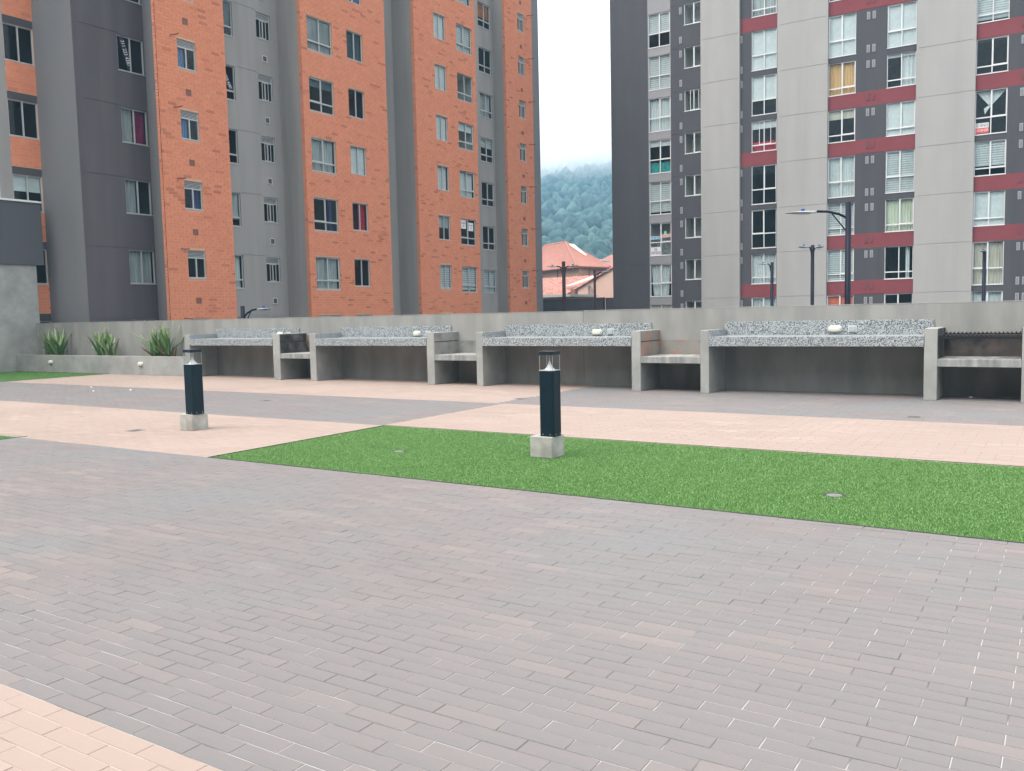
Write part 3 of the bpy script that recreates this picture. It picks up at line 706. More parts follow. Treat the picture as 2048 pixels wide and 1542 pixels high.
mb = MB(); pl_ = [(-29.1, 9), (-29.1, 16.75), (-27.3, 17), (-27.3, 19.62), (-26, 19.15), (-26, 22), (-27.3, 22), (-27.3, 25.8), (-26, 25.8), (-26, 30.9), (-27.3, 30.9), (-27.3, 33), (-26, 33), (-26, 38), (-27.3, 38), (-27.3, 41.6), (-26.5, 41.6), (-26.5, 45.25), (-42, 45.25), (-42, 9)]
mb.face([(x, y, ZT) for x, y in pl_]); part('roof', mb, 'concrete', LT)
rooms(LT, 'X', rm)
lay_bricks(LT, allbr, 'brick', 300)
for T_ in TL:
    for (pln, a, b, z0, z1, m1, ax) in ((-26.0, 20.23, 20.44, T_+.50, T_+.70, 'vent_brown', 'X'), (-26.5, 43.19, 43.39, T_+.42, T_+.61, 'vent_brown', 'X'), (-27.3, 24.93, 25.18, T_+.50, T_+.75, 'vent_white', 'X')):
        mb = MB(); mb.box(P_(ax, pln, a, z0, 0), P_(ax, pln, b, z0+.03, .03)); mb.box(P_(ax, pln, a, z1-.03, 0), P_(ax, pln, b, z1, .03)); mb.box(P_(ax, pln, a, z0+.03, 0), P_(ax, pln, a+.03, z1-.03, .03)); mb.box(P_(ax, pln, b-.03, z0+.03, 0), P_(ax, pln, b, z1-.03, .03))
        mb.box(P_(ax, pln, a+.03, z0+.03, 0), P_(ax, pln, b-.03, z1-.03, .016), 1)
        part('vent', mb, [m1, 'vent_slot' if m1 == 'vent_white' else 'vent_brown'], LT)
    mb = MB(); mb.tube([(-26.0, 19.72, T_+.0), (-25.80, 19.72, T_-.03), (-25.56, 19.72, T_-.035)], .024, 8); part('drain_pipe', mb, 'pipe_brown', LT)
    mb = MB(); mb.tube([(-26.5, 44.0, T_-.01), (-26.05, 44.0, T_-.05)], .024, 8); part('drain_pipe', mb, 'pipe_brown', LT)

# ------------------------------------------------------------------ right tower
RT = thing('apartment_tower', (-10, 55, -3), 'dark and light grey apartment tower at the right with dark red bands under its windows', 'building')
TR = [2.11+2.4*k for k in range(8)]
slotsR = ['plaster_dark', 'plaster_light', 'red_paint', 'plaster_spandrel', 'concrete']
rmR = []
short = {'mid': (1, 2, 4, 5, 7), 'rt': (0, 2, 3, 5, 6), 'lf': (1, 4, 7)}
def colR(u0, u1, zone, covers, sashes=None):
    hs_ = []
    for k, T_ in enumerate(TR):
        h = 1.66 if k in short[zone] else 2.10
        hs_.append((u0, u1, T_-h, T_)); window(RT, 'Y', 48.6, u0, T_, u1-u0, h, 'alu_white', 1.30, 0, covers[k], (sashes or {}).get(k, random.choice((0, 1, 2))))
        rmR.append((48.6, u0, u1, T_-h, T_, False))
    return hs_
def redfn(zone):
    ks = short[zone]
    return lambda u, z: 2 if any(T_-2.4 < z < T_-1.66 for k, T_ in enumerate(TR) if k in ks) else 0
zcut = [T_-1.66 for T_ in TR]+[T_-2.4 for T_ in TR]
TA = [4.23+2.39*k for k in range(-1, 7)]
hA = []
cA = ['roller:fabric_beige:1', 'tied:fabric_white:.22', '', 'zebra::.95', 'roller:fabric_white:.18+low:fabric_teal', 'sheer', 'zebra', 'zebra::.55']
for k, T_ in enumerate(TA):
    hA.append((-21.07, -19.72, T_-1.90, T_)); window(RT, 'Y', 48.6, -21.07, T_, 1.35, 1.90, 'alu_white', 1.12, 0, cA[k], random.choice((0, 2))); rmR.append((48.6, -21.07, -19.72, T_-1.9, T_, k == 2))
facade(RT, 'Y', 48.6, -23.5, -19.70, -3, 22.5, hA+groove(-23.4, -21.2, [T_+.02 for T_ in TA if T_ < 6]), lambda u, z: 3 if (-21.1 < u) else 0, slotsR, uc=(-21.1,))
TS = [4.41+2.39*k for k in range(-1, 7)]; hS = []
for k, T_ in enumerate(TS):
    hS.append((-18.88, -17.76, T_-1.17, T_)); window(RT, 'Y', 48.6, -18.88, T_, 1.12, 1.17, 'alu_white', None, 0, '', 3 if k == 5 else 2); rmR.append((48.6, -18.88, -17.76, T_-1.17, T_, True))
facade(RT, 'Y', 48.6, -19.70, -17.6, -3, 22.5, hS+groove(-19.69, -19.2, [T_-.02 for T_ in TS]), const(0), slotsR)
hL = colR(-15.01, -13.64, 'lf', ['sheer', 'sheer', '', '', 'roller::.25+low:fabric_red', 'roller::.62', 'roller::1', 'sheer:fabric_grey'], {4: 3})
facade(RT, 'Y', 48.6, -15.75, -13.55, -3, 22.5, hL, redfn('lf'), slotsR, zc=zcut)
hM = colR(-10.96, -9.60, 'mid', ['roller:fabric_coral:1', 'zebra', 'zebra', 'sheer', 'roller:fabric_beige:.28', 'sheer:fabric_tan', 'roller:fabric_white:1', 'roller:fabric_slate:1'])
hM2 = colR(-8.11, -6.75, 'mid', ['', 'strip:fabric_white', 'sheer:fabric_cream', 'zebra', 'roller::1', 'half_right:fabric_white+roller:fabric_white:.1', 'roller:fabric_white:1', 'roller'], {5: 0})
facade(RT, 'Y', 48.6, -11.1, -6.65, -3, 22.5, hM+hM2+groove(-9.55, -8.15, [T_+.01 for k, T_ in enumerate(TR) if k in (0, 3, 6)]), redfn('mid'), slotsR, zc=zcut)
hR = colR(-4.11, -2.75, 'rt', ['sheer', 'sheer:fabric_beige', 'roller::1', 'zebra::.72', '', 'roller:fabric_slate:.06', 'zebra::.92', 'sheer'])
hR2 = colR(-.9, .46, 'rt', ['sheer', '', 'zebra', 'roller', 'sheer', '', 'zebra', 'sheer'])
facade(RT, 'Y', 48.6, -4.2, 3.0, -3, 22.5, hR+hR2, redfn('rt'), slotsR, zc=zcut)
rooms(RT, 'Y', rmR)
for a, b in ((-17.84, -15.62), (-13.56, -10.95), (-6.715, -4.10), (3.0, 5.5)):
    facade(RT, 'Y', 48.42, a, b, -3, 22.5, groove(a+.12, b-.05, TR), const(1), slotsR)
    mb = MB()
    for u in (a, b): mb.face([(u, 48.42, -3), (u, 48.75, -3), (u, 48.75, 22.5), (u, 48.42, 22.5)])
    part('pier_side', mb, 'plaster_light', RT)
mb = MB(); mb.face([(-23.5, 48.6, -3), (-23.5, 64, -3), (-23.5, 64, 22.5), (-23.5, 48.6, 22.5)]); mb.face([(5.5, 48.42, -3), (5.5, 64, -3), (5.5, 64, 22.5), (5.5, 48.42, 22.5)]); mb.face([(-23.5, 64, -3), (5.5, 64, -3), (5.5, 64, 22.5), (-23.5, 64, 22.5)]); mb.face([(-23.5, 48.42, 22.5), (5.5, 48.42, 22.5), (5.5, 64, 22.5), (-23.5, 64, 22.5)], 1)
part('side_wall', mb, ['plaster_dark', 'concrete'], RT)
def ventR(x, zt, red=False):
    mb = MB(); a, b, c, d, y_ = x, x+.15, zt-.37, zt, 48.6
    mb.box((a, y_-.02, c), (b, y_, d), 0)
    for i in range(7): mb.box((a+.028, y_-.024, c+.035+i*.044), (b-.028, y_-.021, c+.035+i*.044+.018), 1)
    part('vent', mb, ['red_paint', 'plaster_plum'] if red else ['vent_light', 'vent_slot'], RT)
for T_ in TR:
    for dz in (-.14, -1.77):
        for x, zone in ((-15.66, 'lf'), (-9.08, 'mid'), (-8.81, 'mid'), (-2.23, 'rt'), (-1.96, 'rt')):
            red = dz == -1.77 and TR.index(T_) in short[zone]
            ventR(x, T_+dz, red)
for T_ in TS: ventR(-19.16, T_-.15); ventR(-19.16, T_-1.77)

# ------------------------------------------------------------------ signs and banners
def text_mesh(body, mat, size):
    cu = bpy.data.curves.new('lettering', 'FONT'); cu.body = body; cu.size = size; cu.align_x = 'CENTER'; cu.align_y = 'CENTER'; cu.extrude = .002; cu.space_line = .78
    cu.resolution_u = 2
    o = bpy.data.objects.new('tmp', cu); C.objects.link(o); bpy.context.view_layer.update()
    me = bpy.data.meshes.new_from_object(o.evaluated_get(bpy.context.evaluated_depsgraph_get())); bpy.data.objects.remove(o); bpy.data.curves.remove(cu)
    me.name = 'lettering'; me.materials.clear(); me.materials.append(MATS[mat]); return me
def sign(ax, plane, uc, zc, wv, h, panels, label, cat='sign', tilt=0, group=None):
    """panels: (dz, height, paper material, text, ink, size, x-scale)"""
    d = -.055                                    # just inside the pane
    loc = P_(ax, plane, uc, zc, d)
    t = thing('window_sign', loc, label, cat, group, rz=math.pi/2 if ax == 'X' else 0)
    for dz, hh, pm, txt, ink, size, xs in panels:
        mb = MB(); mb.box((-wv/2, 0, dz-hh/2), (wv/2, .004, dz+hh/2)); me = mb.mesh('sheet', pm); s_ = link('sheet', me, t, rz=0); s_.rotation_euler = (0, tilt, 0)
        if txt:
            lt = link('lettering', text_mesh(txt, ink, size), t); lt.rotation_euler = (Matrix.Rotation(tilt, 3, 'Y') @ Matrix.Rotation(math.pi/2, 3, 'X')).to_euler()
            v = Matrix.Rotation(tilt, 3, 'Y') @ Vector((0, -.004, dz)); lt.location = v; lt.scale = (xs, 1, 1)
    return t
sign('Y', 48.6, -20.72, 4.98, .60, .50, [(0, .50, 'paper', 'SE\nVENDE', 'ink_purple', .24, .82)], 'white SE VENDE sign in the lower pane of the left window column')
sign('Y', 48.6, -20.74, 5.78, .58, .19, [(0, .19, 'paper_blue', '310 204 3180', 'ink_blue', .15, .62)], 'pale blue telephone-number strip above the white SE VENDE sign')
sign('Y', 48.6, -20.06, 5.86, .58, .19, [(0, .19, 'paper_pink', '314 471 8024', 'ink_red', .15, .62)], 'pink strip with a red telephone number beside the pale blue strip')
sign('Y', 48.6, -20.12, 6.04, .16, .17, [(0, .17, 'paper_green', '', '', 0, 1)], 'small green sheet above the pink number strip', 'notice')
sign('Y', 48.6, -3.79, 9.94, .56, .50, [(.115, .23, 'paper', 'SE VENDE', 'ink_dark', .20, .60), (-.125, .25, 'paper_red', '310 334 0539', 'ink_white', .18, .50)], 'black and red SE VENDE sign with a number below the knotted curtain')
for u, z in ((36.66, 6.06), (37.30, 5.98)):
    sign('X', -26.0, u, z, .42, .42, [(0, .42, 'paper', 'SE VENDE\n\n310', 'ink_dark', .085, .85)], 'white for-sale sheet, %s of two in one window of the third brick bay' % ('left' if u < 37 else 'right'), group='for-sale sheets in the third brick bay')
sign('X', -27.3, 18.92, 10.62, 1.08, .17, [(0, .17, 'ink_dark', '311 223 4387', 'ink_white', .19, .80)], 'slanting dark banner reading 311 223 4387 in the dark plum wall', 'banner', tilt=R(75))
sign('X', -27.3, 23.18, 10.66, 1.0, .17, [(0, .17, 'ink_dark', '311 223 4387', 'ink_white', .19, .72)], 'slanting dark banner 311 223 4387 half hidden beside the first brick bay', 'banner', tilt=R(62))
# knotted curtain in the window above the SE VENDE sign
mb = MB(); cx, y_ = -3.43, 48.78
k_ = (cx-.05, y_, 10.95)
for i in range(8):
    u = -4.06+i*1.26/8; mb.face([(u, y_+(.03 if i % 2 else 0), 11.66), (u+1.26/8, y_+(0 if i % 2 else .03), 11.66), (k_[0]+.03, y_, k_[2]), (k_[0]-.03, y_, k_[2])])
mb.face([(k_[0]-.05, y_, k_[2]+.06), (k_[0]+.06, y_, k_[2]+.03), (k_[0]-.06, y_-.02, k_[2]-.12), (k_[0]-.22, y_, k_[2]-.36), (k_[0]-.27, y_, k_[2]-.1)])
part('knotted_curtain', mb, 'fabric_white', RT)

# ------------------------------------------------------------------ added block behind the camera, unseen, put there to dim light under the counters
SHADE_BLOCK = thing('apartment_tower', (-10, -24, -3), 'plain grey block added out of view behind the camera to cut the light under the counters', 'building')
mb = MB(); mb.box((-44, -30, -3), (16, -19, 19)); part('wall', mb, 'plaster_grey', SHADE_BLOCK)
for i in range(14):
    for k in range(7):
        x, z = -42+i*4.2, 1.2+k*2.4
        mb = MB(); mb.box((x, -19.0, z), (x+1.4, -18.96, z+1.3)); part('window', mb, 'window_dark', SHADE_BLOCK)

# ------------------------------------------------------------------ annex at the left edge
AN = thing('annex_building', (-28.9, 10, 0), 'low grey annex wall at the left edge with a dark overhanging parapet box', 'building')
mb = MB(); mb.box((-29.05, -2, 0), (-28.68, 16.12, 3.43)); part('wall', mb, 'concrete_post', AN)
mb = MB(); mb.box((-29.06, -2, 3.43), (-28.62, 16.36, 5.44)); part('parapet', mb, 'plaster_parapet', AN)
mb = MB(); mb.box((-29.08, -2, 5.44), (-28.58, 16.38, 5.50)); part('coping', mb, 'alu_white', AN, bevel=.01)
# dark wall across the gap, between the towers
GW = thing('boundary_wall', (-27, 50, -3), 'dark grey boundary wall closing the gap between the two towers', 'wall')
mb = MB(); mb.box((-33, 50, -3), (-24.9, 50.3, 2.36)); part('wall', mb, 'plaster_dark', GW)
mb = MB(); mb.box((-24.9, 50.35, -3), (-23.52, 50.6, 2.38)); part('wall_end', mb, 'plaster_plum', GW)
mb = MB(); mb.box((-33, 49.98, 2.36), (-24.9, 50.32, 2.41)); part('coping', mb, 'pipe_brown', GW)

# ------------------------------------------------------------------ street lamps
def head(mb_arm, top, base, dirv, L_, t, mat_pole, scale=1.0):
    """curved arm from base to end + strut, then a flat luminaire along dirv with a photocell"""
    d = Vector(dirv).normalized(); e = Vector(top)
    mb = MB(); s_ = scale
    side = d.cross(Vector((0, 0, 1))).normalized(); up = side.cross(d)
    prof = [(0, .05, .035), (.16, .055, .04), (.22, .10, .05), (.40, .14, .055), (.70, .13, .03), (.95, .05, .012)]
    rings = []
    for (l, wv, th) in prof:
        c = e+d*l*L_; i = len(mb.v)
        for (a, b) in ((-1, 0), (-.7, -1), (.7, -1), (1, 0), (.7, .35), (-.7, .35)): mb.v.append(tuple(c+side*a*wv*s_+up*b*th*s_))
        rings.append(i)
    for i, j in zip(rings, rings[1:]):
        for q in range(6): mb.f.append((i+q, i+(q+1) % 6, j+(q+1) % 6, j+q)); mb.m.append(0); mb.t.append(0)
    mb.f.append(tuple(rings[0]+q for q in range(6))); mb.m.append(0); mb.t.append(0); mb.f.append(tuple(rings[-1]+q for q in reversed(range(6)))); mb.m.append(0); mb.t.append(0)
    hd = part('lamp_head', mb, 'lamp_head', t)
    mb = MB(); c = e+d*.42*L_+up*.012*s_; mb.tube([c, c+Vector((0, 0, .075*s_))], .045*s_, 12)
    part('photocell', mb, 'photocell', hd)
def street_lamp(x, y, ztop, r, arms, label, mat='lamp_blue', sc=1.0, zb=-3):
    t = thing('street_lamp', (x, y, zb), label, 'street lamp', 'street lamps behind the wall')
    mb = MB(); mb.tube([(x, y, zb), (x, y, ztop)], [r*1.1, r], 14); part('pole', mb, mat, t, smooth=True)
    for (dx, dy, alen, rise, hl) in arms:
        d = Vector((dx, dy, 0)).normalized(); z0 = ztop-.42*sc
        p0 = Vector((x, y, z0)); p3 = Vector((x, y, z0+rise))+d*alen
        pts = [p0, p0+d*alen*.3+Vector((0, 0, rise*.55)), p0+d*alen*.65+Vector((0, 0, rise*.9)), p3]
        mb = MB(); mb.tube(pts, .032*sc, 10); mb.tube([p0-Vector((0, 0, .38*sc)), p0+d*alen*.55+Vector((0, 0, rise*.78))], .018*sc, 8); part('arm', mb, mat, t, smooth=True)
        head(None, p3, None, (d.x, d.y, .02), hl, t, mat, sc)
street_lamp(-4.885, 24, 4.18, .073, [(-1, -.05, .78, .24, .85)], 'tall dark blue street lamp with one long arm, in front of the right tower', sc=1.0)
street_lamp(-9.15, 38, 4.09, .072, [(-1, -1.6, .22, .34, .62), (1, -1.0, .24, .30, .62)], 'dark two-armed lamp left of the tall one-armed lamp', sc=1.0)
street_lamp(-10.84, 38, 3.46, .065, [(-1, -.8, .22, .28, .45)], 'shorter dark lamp with one small head, in front of the red bands', sc=.8)
street_lamp(-2.79, 38, 3.50, .065, [(0, -1, .2, .30, .45)], 'dark lamp seen head-on near the right edge', sc=.8)
street_lamp(-24.37, 44, 4.40, .10, [(-1, -.2, .42, .20, .62), (1, -.2, .42, .18, .62)], 'brown lamp with two outstretched arms in the gap between the towers', mat='lamp_brown', sc=1.1)
street_lamp(-23.43, 46, 3.93, .07, [(1, -.3, .62, .28, .75)], 'brown one-armed lamp at the right of the gap', mat='lamp_brown', sc=1.0)
street_lamp(-22.18, 19, 1.93, .065, [(1, .1, .62, .27, .60)], 'lamp just peeking over the wall in front of the first brick bay', sc=.9)

# ------------------------------------------------------------------ houses beyond the gap
H1 = thing('brick_house', (-43, 82, -3), 'orange brick house with a red hipped tile roof beyond the gap', 'house')
c0 = (-42.5, 80.0); zE = 6.17
lf = (-53.5, 87.0); rt = (-41.7, 84.6); bk = (-52.7, 91.6)
apex = (-46.7, 84.8, 9.18); apl = (-50.9, 87.5, 9.18)
mb = MB()
ov = .45
mb.face([(c0[0], c0[1], -3), (lf[0], lf[1], -3), (lf[0], lf[1], zE), (c0[0], c0[1], zE)]); mb.face([(c0[0], c0[1], -3), (rt[0], rt[1], -3), (rt[0], rt[1], zE), (c0[0], c0[1], zE)])
mb.face([(bk[0], bk[1], -3), (rt[0], rt[1], -3), (rt[0], rt[1], zE), (bk[0], bk[1], zE)]); mb.face([(bk[0], bk[1], -3), (lf[0], lf[1], -3), (lf[0], lf[1], zE), (bk[0], bk[1], zE)])
part('wall', mb, 'house_brick', H1)
def roofq(a, b, c, d, n1=26, amp=.07, mat='roof_tile', parent=H1, name='roof_slope'):
    """corrugated slope: a-b is the eave, d-c the ridge"""
    mb = MB(); a, b, c, d = map(Vector, (a, b, c, d)); nn = (b-a).cross(d-a).normalized()
    if nn.z < 0: nn = -nn
    N = n1*4
    for i in range(N+1):
        t = i/N; off = nn*amp*abs(math.sin(math.pi*n1*t)); mb.v += [tuple(a.lerp(b, t)+off), tuple(d.lerp(c, t)+off)]
    for i in range(N): mb.f.append((2*i, 2*i+2, 2*i+3, 2*i+1)); mb.m.append(0); mb.t.append(0)
    return part(name, mb, mat, parent)
E = lambda p, dx=0, dy=0, z=zE: (p[0]+dx, p[1]+dy, z)
roofq(E(lf, -.5, -.4), E(c0, 0, -.5), apex, apl, 30); roofq(E(c0, 0, -.5), E(rt, .5, -.1), apex, apex, 26); roofq(E(rt, .5, -.1), E(bk, 0, .5), apex, apex, 10); roofq(E(bk, 0, .5), E(lf, -.5, -.4), apl, apex, 10)
mb = MB(); mb.tube([apl, apex], .12, 8); mb.tube([apex, E(c0, 0, -.5, zE+.05)], .12, 8); mb.tube([apex, E(rt, .5, 0, zE+.05)], .12, 8); part('ridge_tiles', mb, 'roof_tile', H1)
mb = MB(); mb.tube([E(lf, -.5, -.45, zE-.06), E(c0, 0, -.55, zE-.06), E(rt, .5, -.15, zE-.06)], .10, 8); part('gutter', mb, 'pipe_brown', H1)
def onwall(p, q, t0, t1, z0, z1, mat, name, out=.03):
    a = Vector((p[0], p[1], 0)).lerp(Vector((q[0], q[1], 0)), t0); b = Vector((p[0], p[1], 0)).lerp(Vector((q[0], q[1], 0)), t1)
    nrm = (b-a).cross(Vector((0, 0, 1))).normalized()
    if nrm.y > 0: nrm = -nrm
    mb = MB(); f_ = [a+nrm*out, b+nrm*out]; k_ = [a-nrm*.1, b-nrm*.1]
    for (r0, r1) in ((f_[0], f_[1]), ): mb.face([(r0.x, r0.y, z0), (r1.x, r1.y, z0), (r1.x, r1.y, z1), (r0.x, r0.y, z1)])
    for r0, r1 in ((f_[0], k_[0]), (f_[1], k_[1])): mb.face([(r0.x, r0.y, z0), (r1.x, r1.y, z0), (r1.x, r1.y, z1), (r0.x, r0.y, z1)])
    for z in (z0, z1): mb.face([(f_[0].x, f_[0].y, z), (f_[1].x, f_[1].y, z), (k_[1].x, k_[1].y, z), (k_[0].x, k_[0].y, z)])
    return part(name, mb, mat, H1)
for (p, q, t0, t1, m_) in ((c0, lf, .12, .24, 'window_dark'), (c0, lf, .45, .59, 'window_dark'), (c0, rt, .08, .26, 'window_dark'), (c0, rt, .42, .60, 'window_dark')):
    onwall(p, q, t0-.01, t1+.01, 4.62, 5.28, 'pipe_brown', 'window_frame', .02); onwall(p, q, t0+.01, t1-.01, 4.68, 5.22, m_, 'window', .05)
for (q, t0) in ((lf, .35), (rt, .35)): onwall(c0, q, t0, t0+.012, 4.2, 6.1, 'pipe_brown', 'drain_pipe', .1)
mb = MB(); mb.face([(-46.1, 84.5, 8.95), (-45.5, 84.6, 8.85), (-43.6, 83.9, 7.55), (-44.6, 83.7, 7.62)]); mb.face([(-46.1, 84.5, 8.80), (-45.5, 84.6, 8.70), (-43.6, 83.9, 7.40), (-44.6, 83.7, 7.47)]); part('skylight', mb, 'roof_flat', H1)

H2 = thing('pink_house', (-36, 69, -3), 'pink gable-walled house with an old clay tile roof in front of the brick house', 'house')
mb = MB(); g_ = [(-37.42, 68, -3), (-37.42, 68, 3.04), (-33.83, 68, 4.85), (-31.6, 68, 5.75), (-27, 68, 3.6), (-27, 68, -3)]
mb.face(g_); mb.face([(x, y+.3, z) for x, y, z in g_])
for a, b in zip(g_, g_[1:]): mb.face([a, b, (b[0], b[1]+.3, b[2]), (a[0], a[1]+.3, a[2])])
part('gable_wall', mb, 'pink_wall', H2)
mb = MB(); mb.box((-42, 68.4, -3), (-27, 76, 2.7)); part('wall', mb, 'pink_wall', H2)
roofq((-44.5, 67.9, 2.95), (-37.3, 67.9, 3.0), (-38.0, 78.5, 5.1), (-46.5, 78.5, 5.0), 26, .10, 'roof_old', H2); roofq((-37.5, 67.9, 3.02), (-31.6, 67.9, 5.78), (-35.0, 76.5, 5.25), (-40.0, 77.5, 4.9), 20, .08, 'roof_old', H2)
mb = MB(); mb.tube([(-37.45, 67.9, 3.06), (-31.6, 67.9, 5.82)], .07, 8); part('verge', mb, 'roof_old', H2)
mb = MB(); mb.tube([(-35.05, 67.7, -3), (-35.05, 67.7, 3.95)], .07, 8); mb.tube([(-35.05, 67.7, 3.55), (-35.05, 67.7, 3.75)], .17, 8); part('chimney_pipe', mb, 'plaster_spandrel', H2)
mb = MB(); mb.face([(-39.0, 70.6, 3.9), (-38.2, 70.7, 4.0), (-36.9, 73.6, 4.9), (-37.7, 73.6, 4.85)]); part('skylight', mb, 'roof_flat', H2)
SH = thing('flat_roof_shed', (-37, 60, -3), 'low white flat-roofed shed behind the dark boundary wall', 'shed')
mb = MB(); mb.box((-39, 58, -3), (-31.6, 62, 2.68)); part('wall', mb, 'plaster_light', SH); mb = MB(); mb.box((-39.2, 57.8, 2.68), (-31.5, 62.2, 2.86)); part('roof', mb, 'roof_flat', SH)
mb = MB(); mb.box((-31.9, 58.6, 2.87), (-31.5, 59.0, 3.25)); part('chimney', mb, 'roof_tile', SH)
H3 = thing('distant_house', (-46, 108, -3), 'house further back with a pale flat roof and a red roof behind the hipped one', 'house')
mb = MB(); mb.box((-56, 106, -3), (-38, 114, 7.2)); part('wall', mb, 'pink_wall', H3)
roofq((-56, 105.6, 7.2), (-38, 105.6, 7.2), (-40, 111, 9.3), (-54, 111, 9.3), 40, .08, 'roof_tile', H3)
mb = MB(); mb.box((-53.2, 100, 7.9), (-50.0, 103, 8.1)); mb.box((-51.7, 101.3, -3), (-51.5, 101.5, 7.9)); part('flat_roof', mb, 'roof_flat', H3)

# pale bush-like tree by the right tower
def tree(x, y, zb, h, r, label, nleaf, mat='crown', leaf=.35):
    t = thing('broadleaf_tree', (x, y, zb), label, 'tree')
    mb = MB(); mb.tube([(x, y, zb), (x+.1, y, zb+h*.35), (x, y+.1, zb+h*.7)], [.22, .15, .06], 8)
    for k in range(6):
        a = k*1.05; mb.tube([(x+.05, y, zb+h*(.3+.06*k)), (x+math.cos(a)*r*.6, y+math.sin(a)*r*.6, zb+h*(.55+.06*k))], [.08, .02], 6)
    part('trunk', mb, 'trunk', t)
    mb = MB(); lobes = [(random.gauss(0, r*.45), random.gauss(0, r*.45), h*.68+random.gauss(0, h*.12), r*random.uniform(.35, .6)) for _ in range(14)]
    for i in range(nleaf):
        lx, ly, lz, lr = random.choice(lobes); d = Vector((random.gauss(0, 1), random.gauss(0, 1), random.gauss(0, 1))).normalized()*lr*random.uniform(.6, 1)
        c = Vector((x+lx, y+ly, zb+lz))+d; a = Vector((random.gauss(0, 1), random.gauss(0, 1), random.gauss(0, 1))).normalized()*leaf; b = a.cross(Vector((random.gauss(0, 1), random.gauss(0, 1), random.gauss(0, 1)))).normalized()*leaf*.6
        mb.face([c-a, c-b, c+a, c+b])
    part('crown', mb, mat, t)
tree(-53.6, 118, -3, 13.5, 3.0, 'pale green tree beside the right tower, in front of the wooded hill', 2600)

# ------------------------------------------------------------------ wooded hill
def hz_(x, y):
    t = (y-190)/460
    base = 8+ 106*max(0, t)**1.05 if t > 0 else 8*max(0, (y-120)/70)
    return base-3+5*math.sin(x*.021+8.4)*max(0, t)+2*math.sin(x*.05+y*.017)*max(0, t)+3*math.sin(x*.09-y*.03)*min(1, max(0, t*3))
gx = np.linspace(-900, 500, 71); gy = np.linspace(120, 760, 65); mb = MB()
mb.v = [(x, y, hz_(x, min(y, 640))-(max(0, y-640)*.9)) for y in gy for x in gx]
for j in range(len(gy)-1):
    for i in range(len(gx)-1): k = j*len(gx)+i; mb.f.append((k, k+1, k+1+len(gx), k+len(gx))); mb.m.append(0); mb.t.append(0)
link('hill', mb.mesh('hill', 'hill'), kind='structure')
# forest crowns on the part of the slope that shows between the towers
def ico(lv):
    import bmesh
    bm = bmesh.new(); bmesh.ops.create_icosphere(bm, subdivisions=lv, radius=1); v = np.array([x.co[:] for x in bm.verts]); f = np.array([[q.index for q in x.verts] for x in bm.faces]); bm.free(); return v, f
ICO = (ico(2), ico(1)); VV = []; FF = []; TT = []; nv = 0; y = 165
while y < 648:
    iv, if_ = ICO[0] if y < 250 else ICO[1]; st = 3.0+y*.0022; x = -.74*y
    while x < -.38*y:
        px_, py_ = x+random.uniform(-1.6, 1.6), y+random.uniform(-1.6, 1.6); r = random.uniform(1.2, 2.7)*(1.0+.0005*y); hgt = random.uniform(.9, 1.7)
        rad = 1+rng.uniform(-.30, .30, len(iv)); vv = iv*rad[:, None]*np.array([r, r, r*hgt])+np.array([px_, py_, hz_(px_, py_)+r*.9+random.uniform(0, 3)])
        VV.append(vv); FF.append(if_+nv); nv += len(iv); TT.append(np.clip(rng.normal(random.random()**2*.8, .15, len(if_)), 0.001, 1)); x += st
    y += st
VV = np.concatenate(VV); FF = np.concatenate(FF); TT = np.concatenate(TT)
me = bpy.data.meshes.new('forest'); me.vertices.add(len(VV)); me.vertices.foreach_set('co', VV.ravel()); me.loops.add(FF.size); me.loops.foreach_set('vertex_index', FF.ravel())
me.polygons.add(len(FF)); me.polygons.foreach_set('loop_start', np.arange(len(FF))*3); me.polygons.foreach_set('loop_total', np.full(len(FF), 3))
at = me.attributes.new('tone', 'FLOAT', 'FACE'); at.data.foreach_set('value', TT.astype(np.float32)); me.materials.append(MATS['forest']); me.update(); me.validate(); me.shade_smooth(); print('forest tris', len(FF))
fo = link('forest', me, kind='stuff'); fo['label'] = 'misty dark green forest covering the hillside between the towers'; fo['category'] = 'forest'

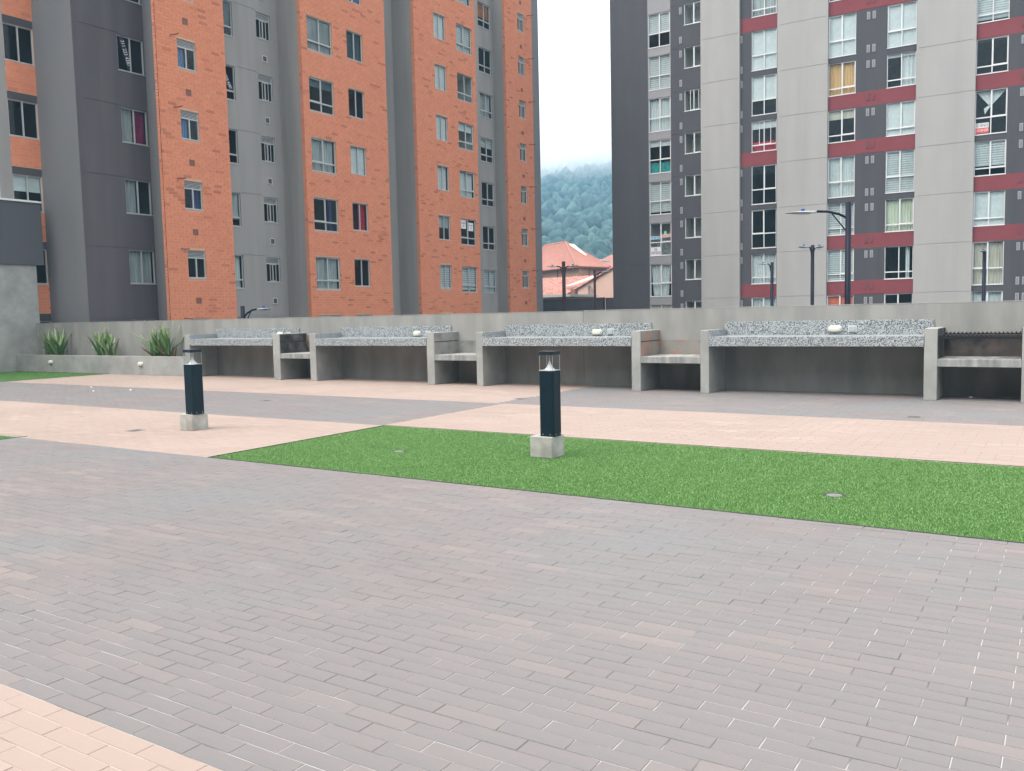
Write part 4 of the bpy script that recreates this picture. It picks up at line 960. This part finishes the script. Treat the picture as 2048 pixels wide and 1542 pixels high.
# ------------------------------------------------------------------ low cloud resting on the hill
cm = bpy.data.materials.new('cloud'); cm.use_nodes = True; n = cm.node_tree; n.nodes.clear()
o_ = n.nodes.new('ShaderNodeOutputMaterial'); pv = n.nodes.new('ShaderNodeVolumePrincipled'); pv.inputs['Color'].default_value = (1, 1, 1, 1); pv.inputs['Anisotropy'].default_value = 0
tc = n.nodes.new('ShaderNodeTexCoord'); sp = n.nodes.new('ShaderNodeSeparateXYZ'); nz = n.nodes.new('ShaderNodeTexNoise'); nz.inputs['Scale'].default_value = .022; nz.inputs['Detail'].default_value = 5
n.links.new(tc.outputs['Object'], nz.inputs[0]); n.links.new(tc.outputs['Object'], sp.inputs[0])
m1 = n.nodes.new('ShaderNodeMath'); m1.operation = 'MULTIPLY_ADD'; m1.inputs[1].default_value = 70; n.links.new(nz.outputs[0], m1.inputs[0]); n.links.new(sp.outputs[2], m1.inputs[2])
mr = n.nodes.new('ShaderNodeMapRange'); mr.inputs[1].default_value = 120; mr.inputs[2].default_value = 150; mr.inputs[3].default_value = 0; mr.inputs[4].default_value = .02
n.links.new(m1.outputs[0], mr.inputs[0]); n.links.new(mr.outputs[0], pv.inputs['Density']); n.links.new(pv.outputs[0], o_.inputs['Volume']); MATS['cloud'] = cm
mb = MB(); mb.box((-560, 470, 70), (-120, 660, 132)); cl = link('cloud', mb.mesh('cloud', 'cloud'), kind='stuff'); cl['label'] = 'white low cloud hiding the top of the wooded hill'; cl['category'] = 'cloud'

# ------------------------------------------------------------------ haze
hm = bpy.data.materials.new('haze'); hm.use_nodes = True; n = hm.node_tree; n.nodes.clear()
o_ = n.nodes.new('ShaderNodeOutputMaterial'); pv = n.nodes.new('ShaderNodeVolumePrincipled'); pv.inputs['Color'].default_value = (.30, .54, .72, 1); pv.inputs['Density'].default_value = .0010; pv.inputs['Anisotropy'].default_value = 0
n.links.new(pv.outputs[0], o_.inputs['Volume']); MATS['haze'] = hm
mb = MB(); mb.box((-1600, -1600, -4), (1600, 1600, 150)); link('haze', mb.mesh('haze', 'haze'), kind='stuff')
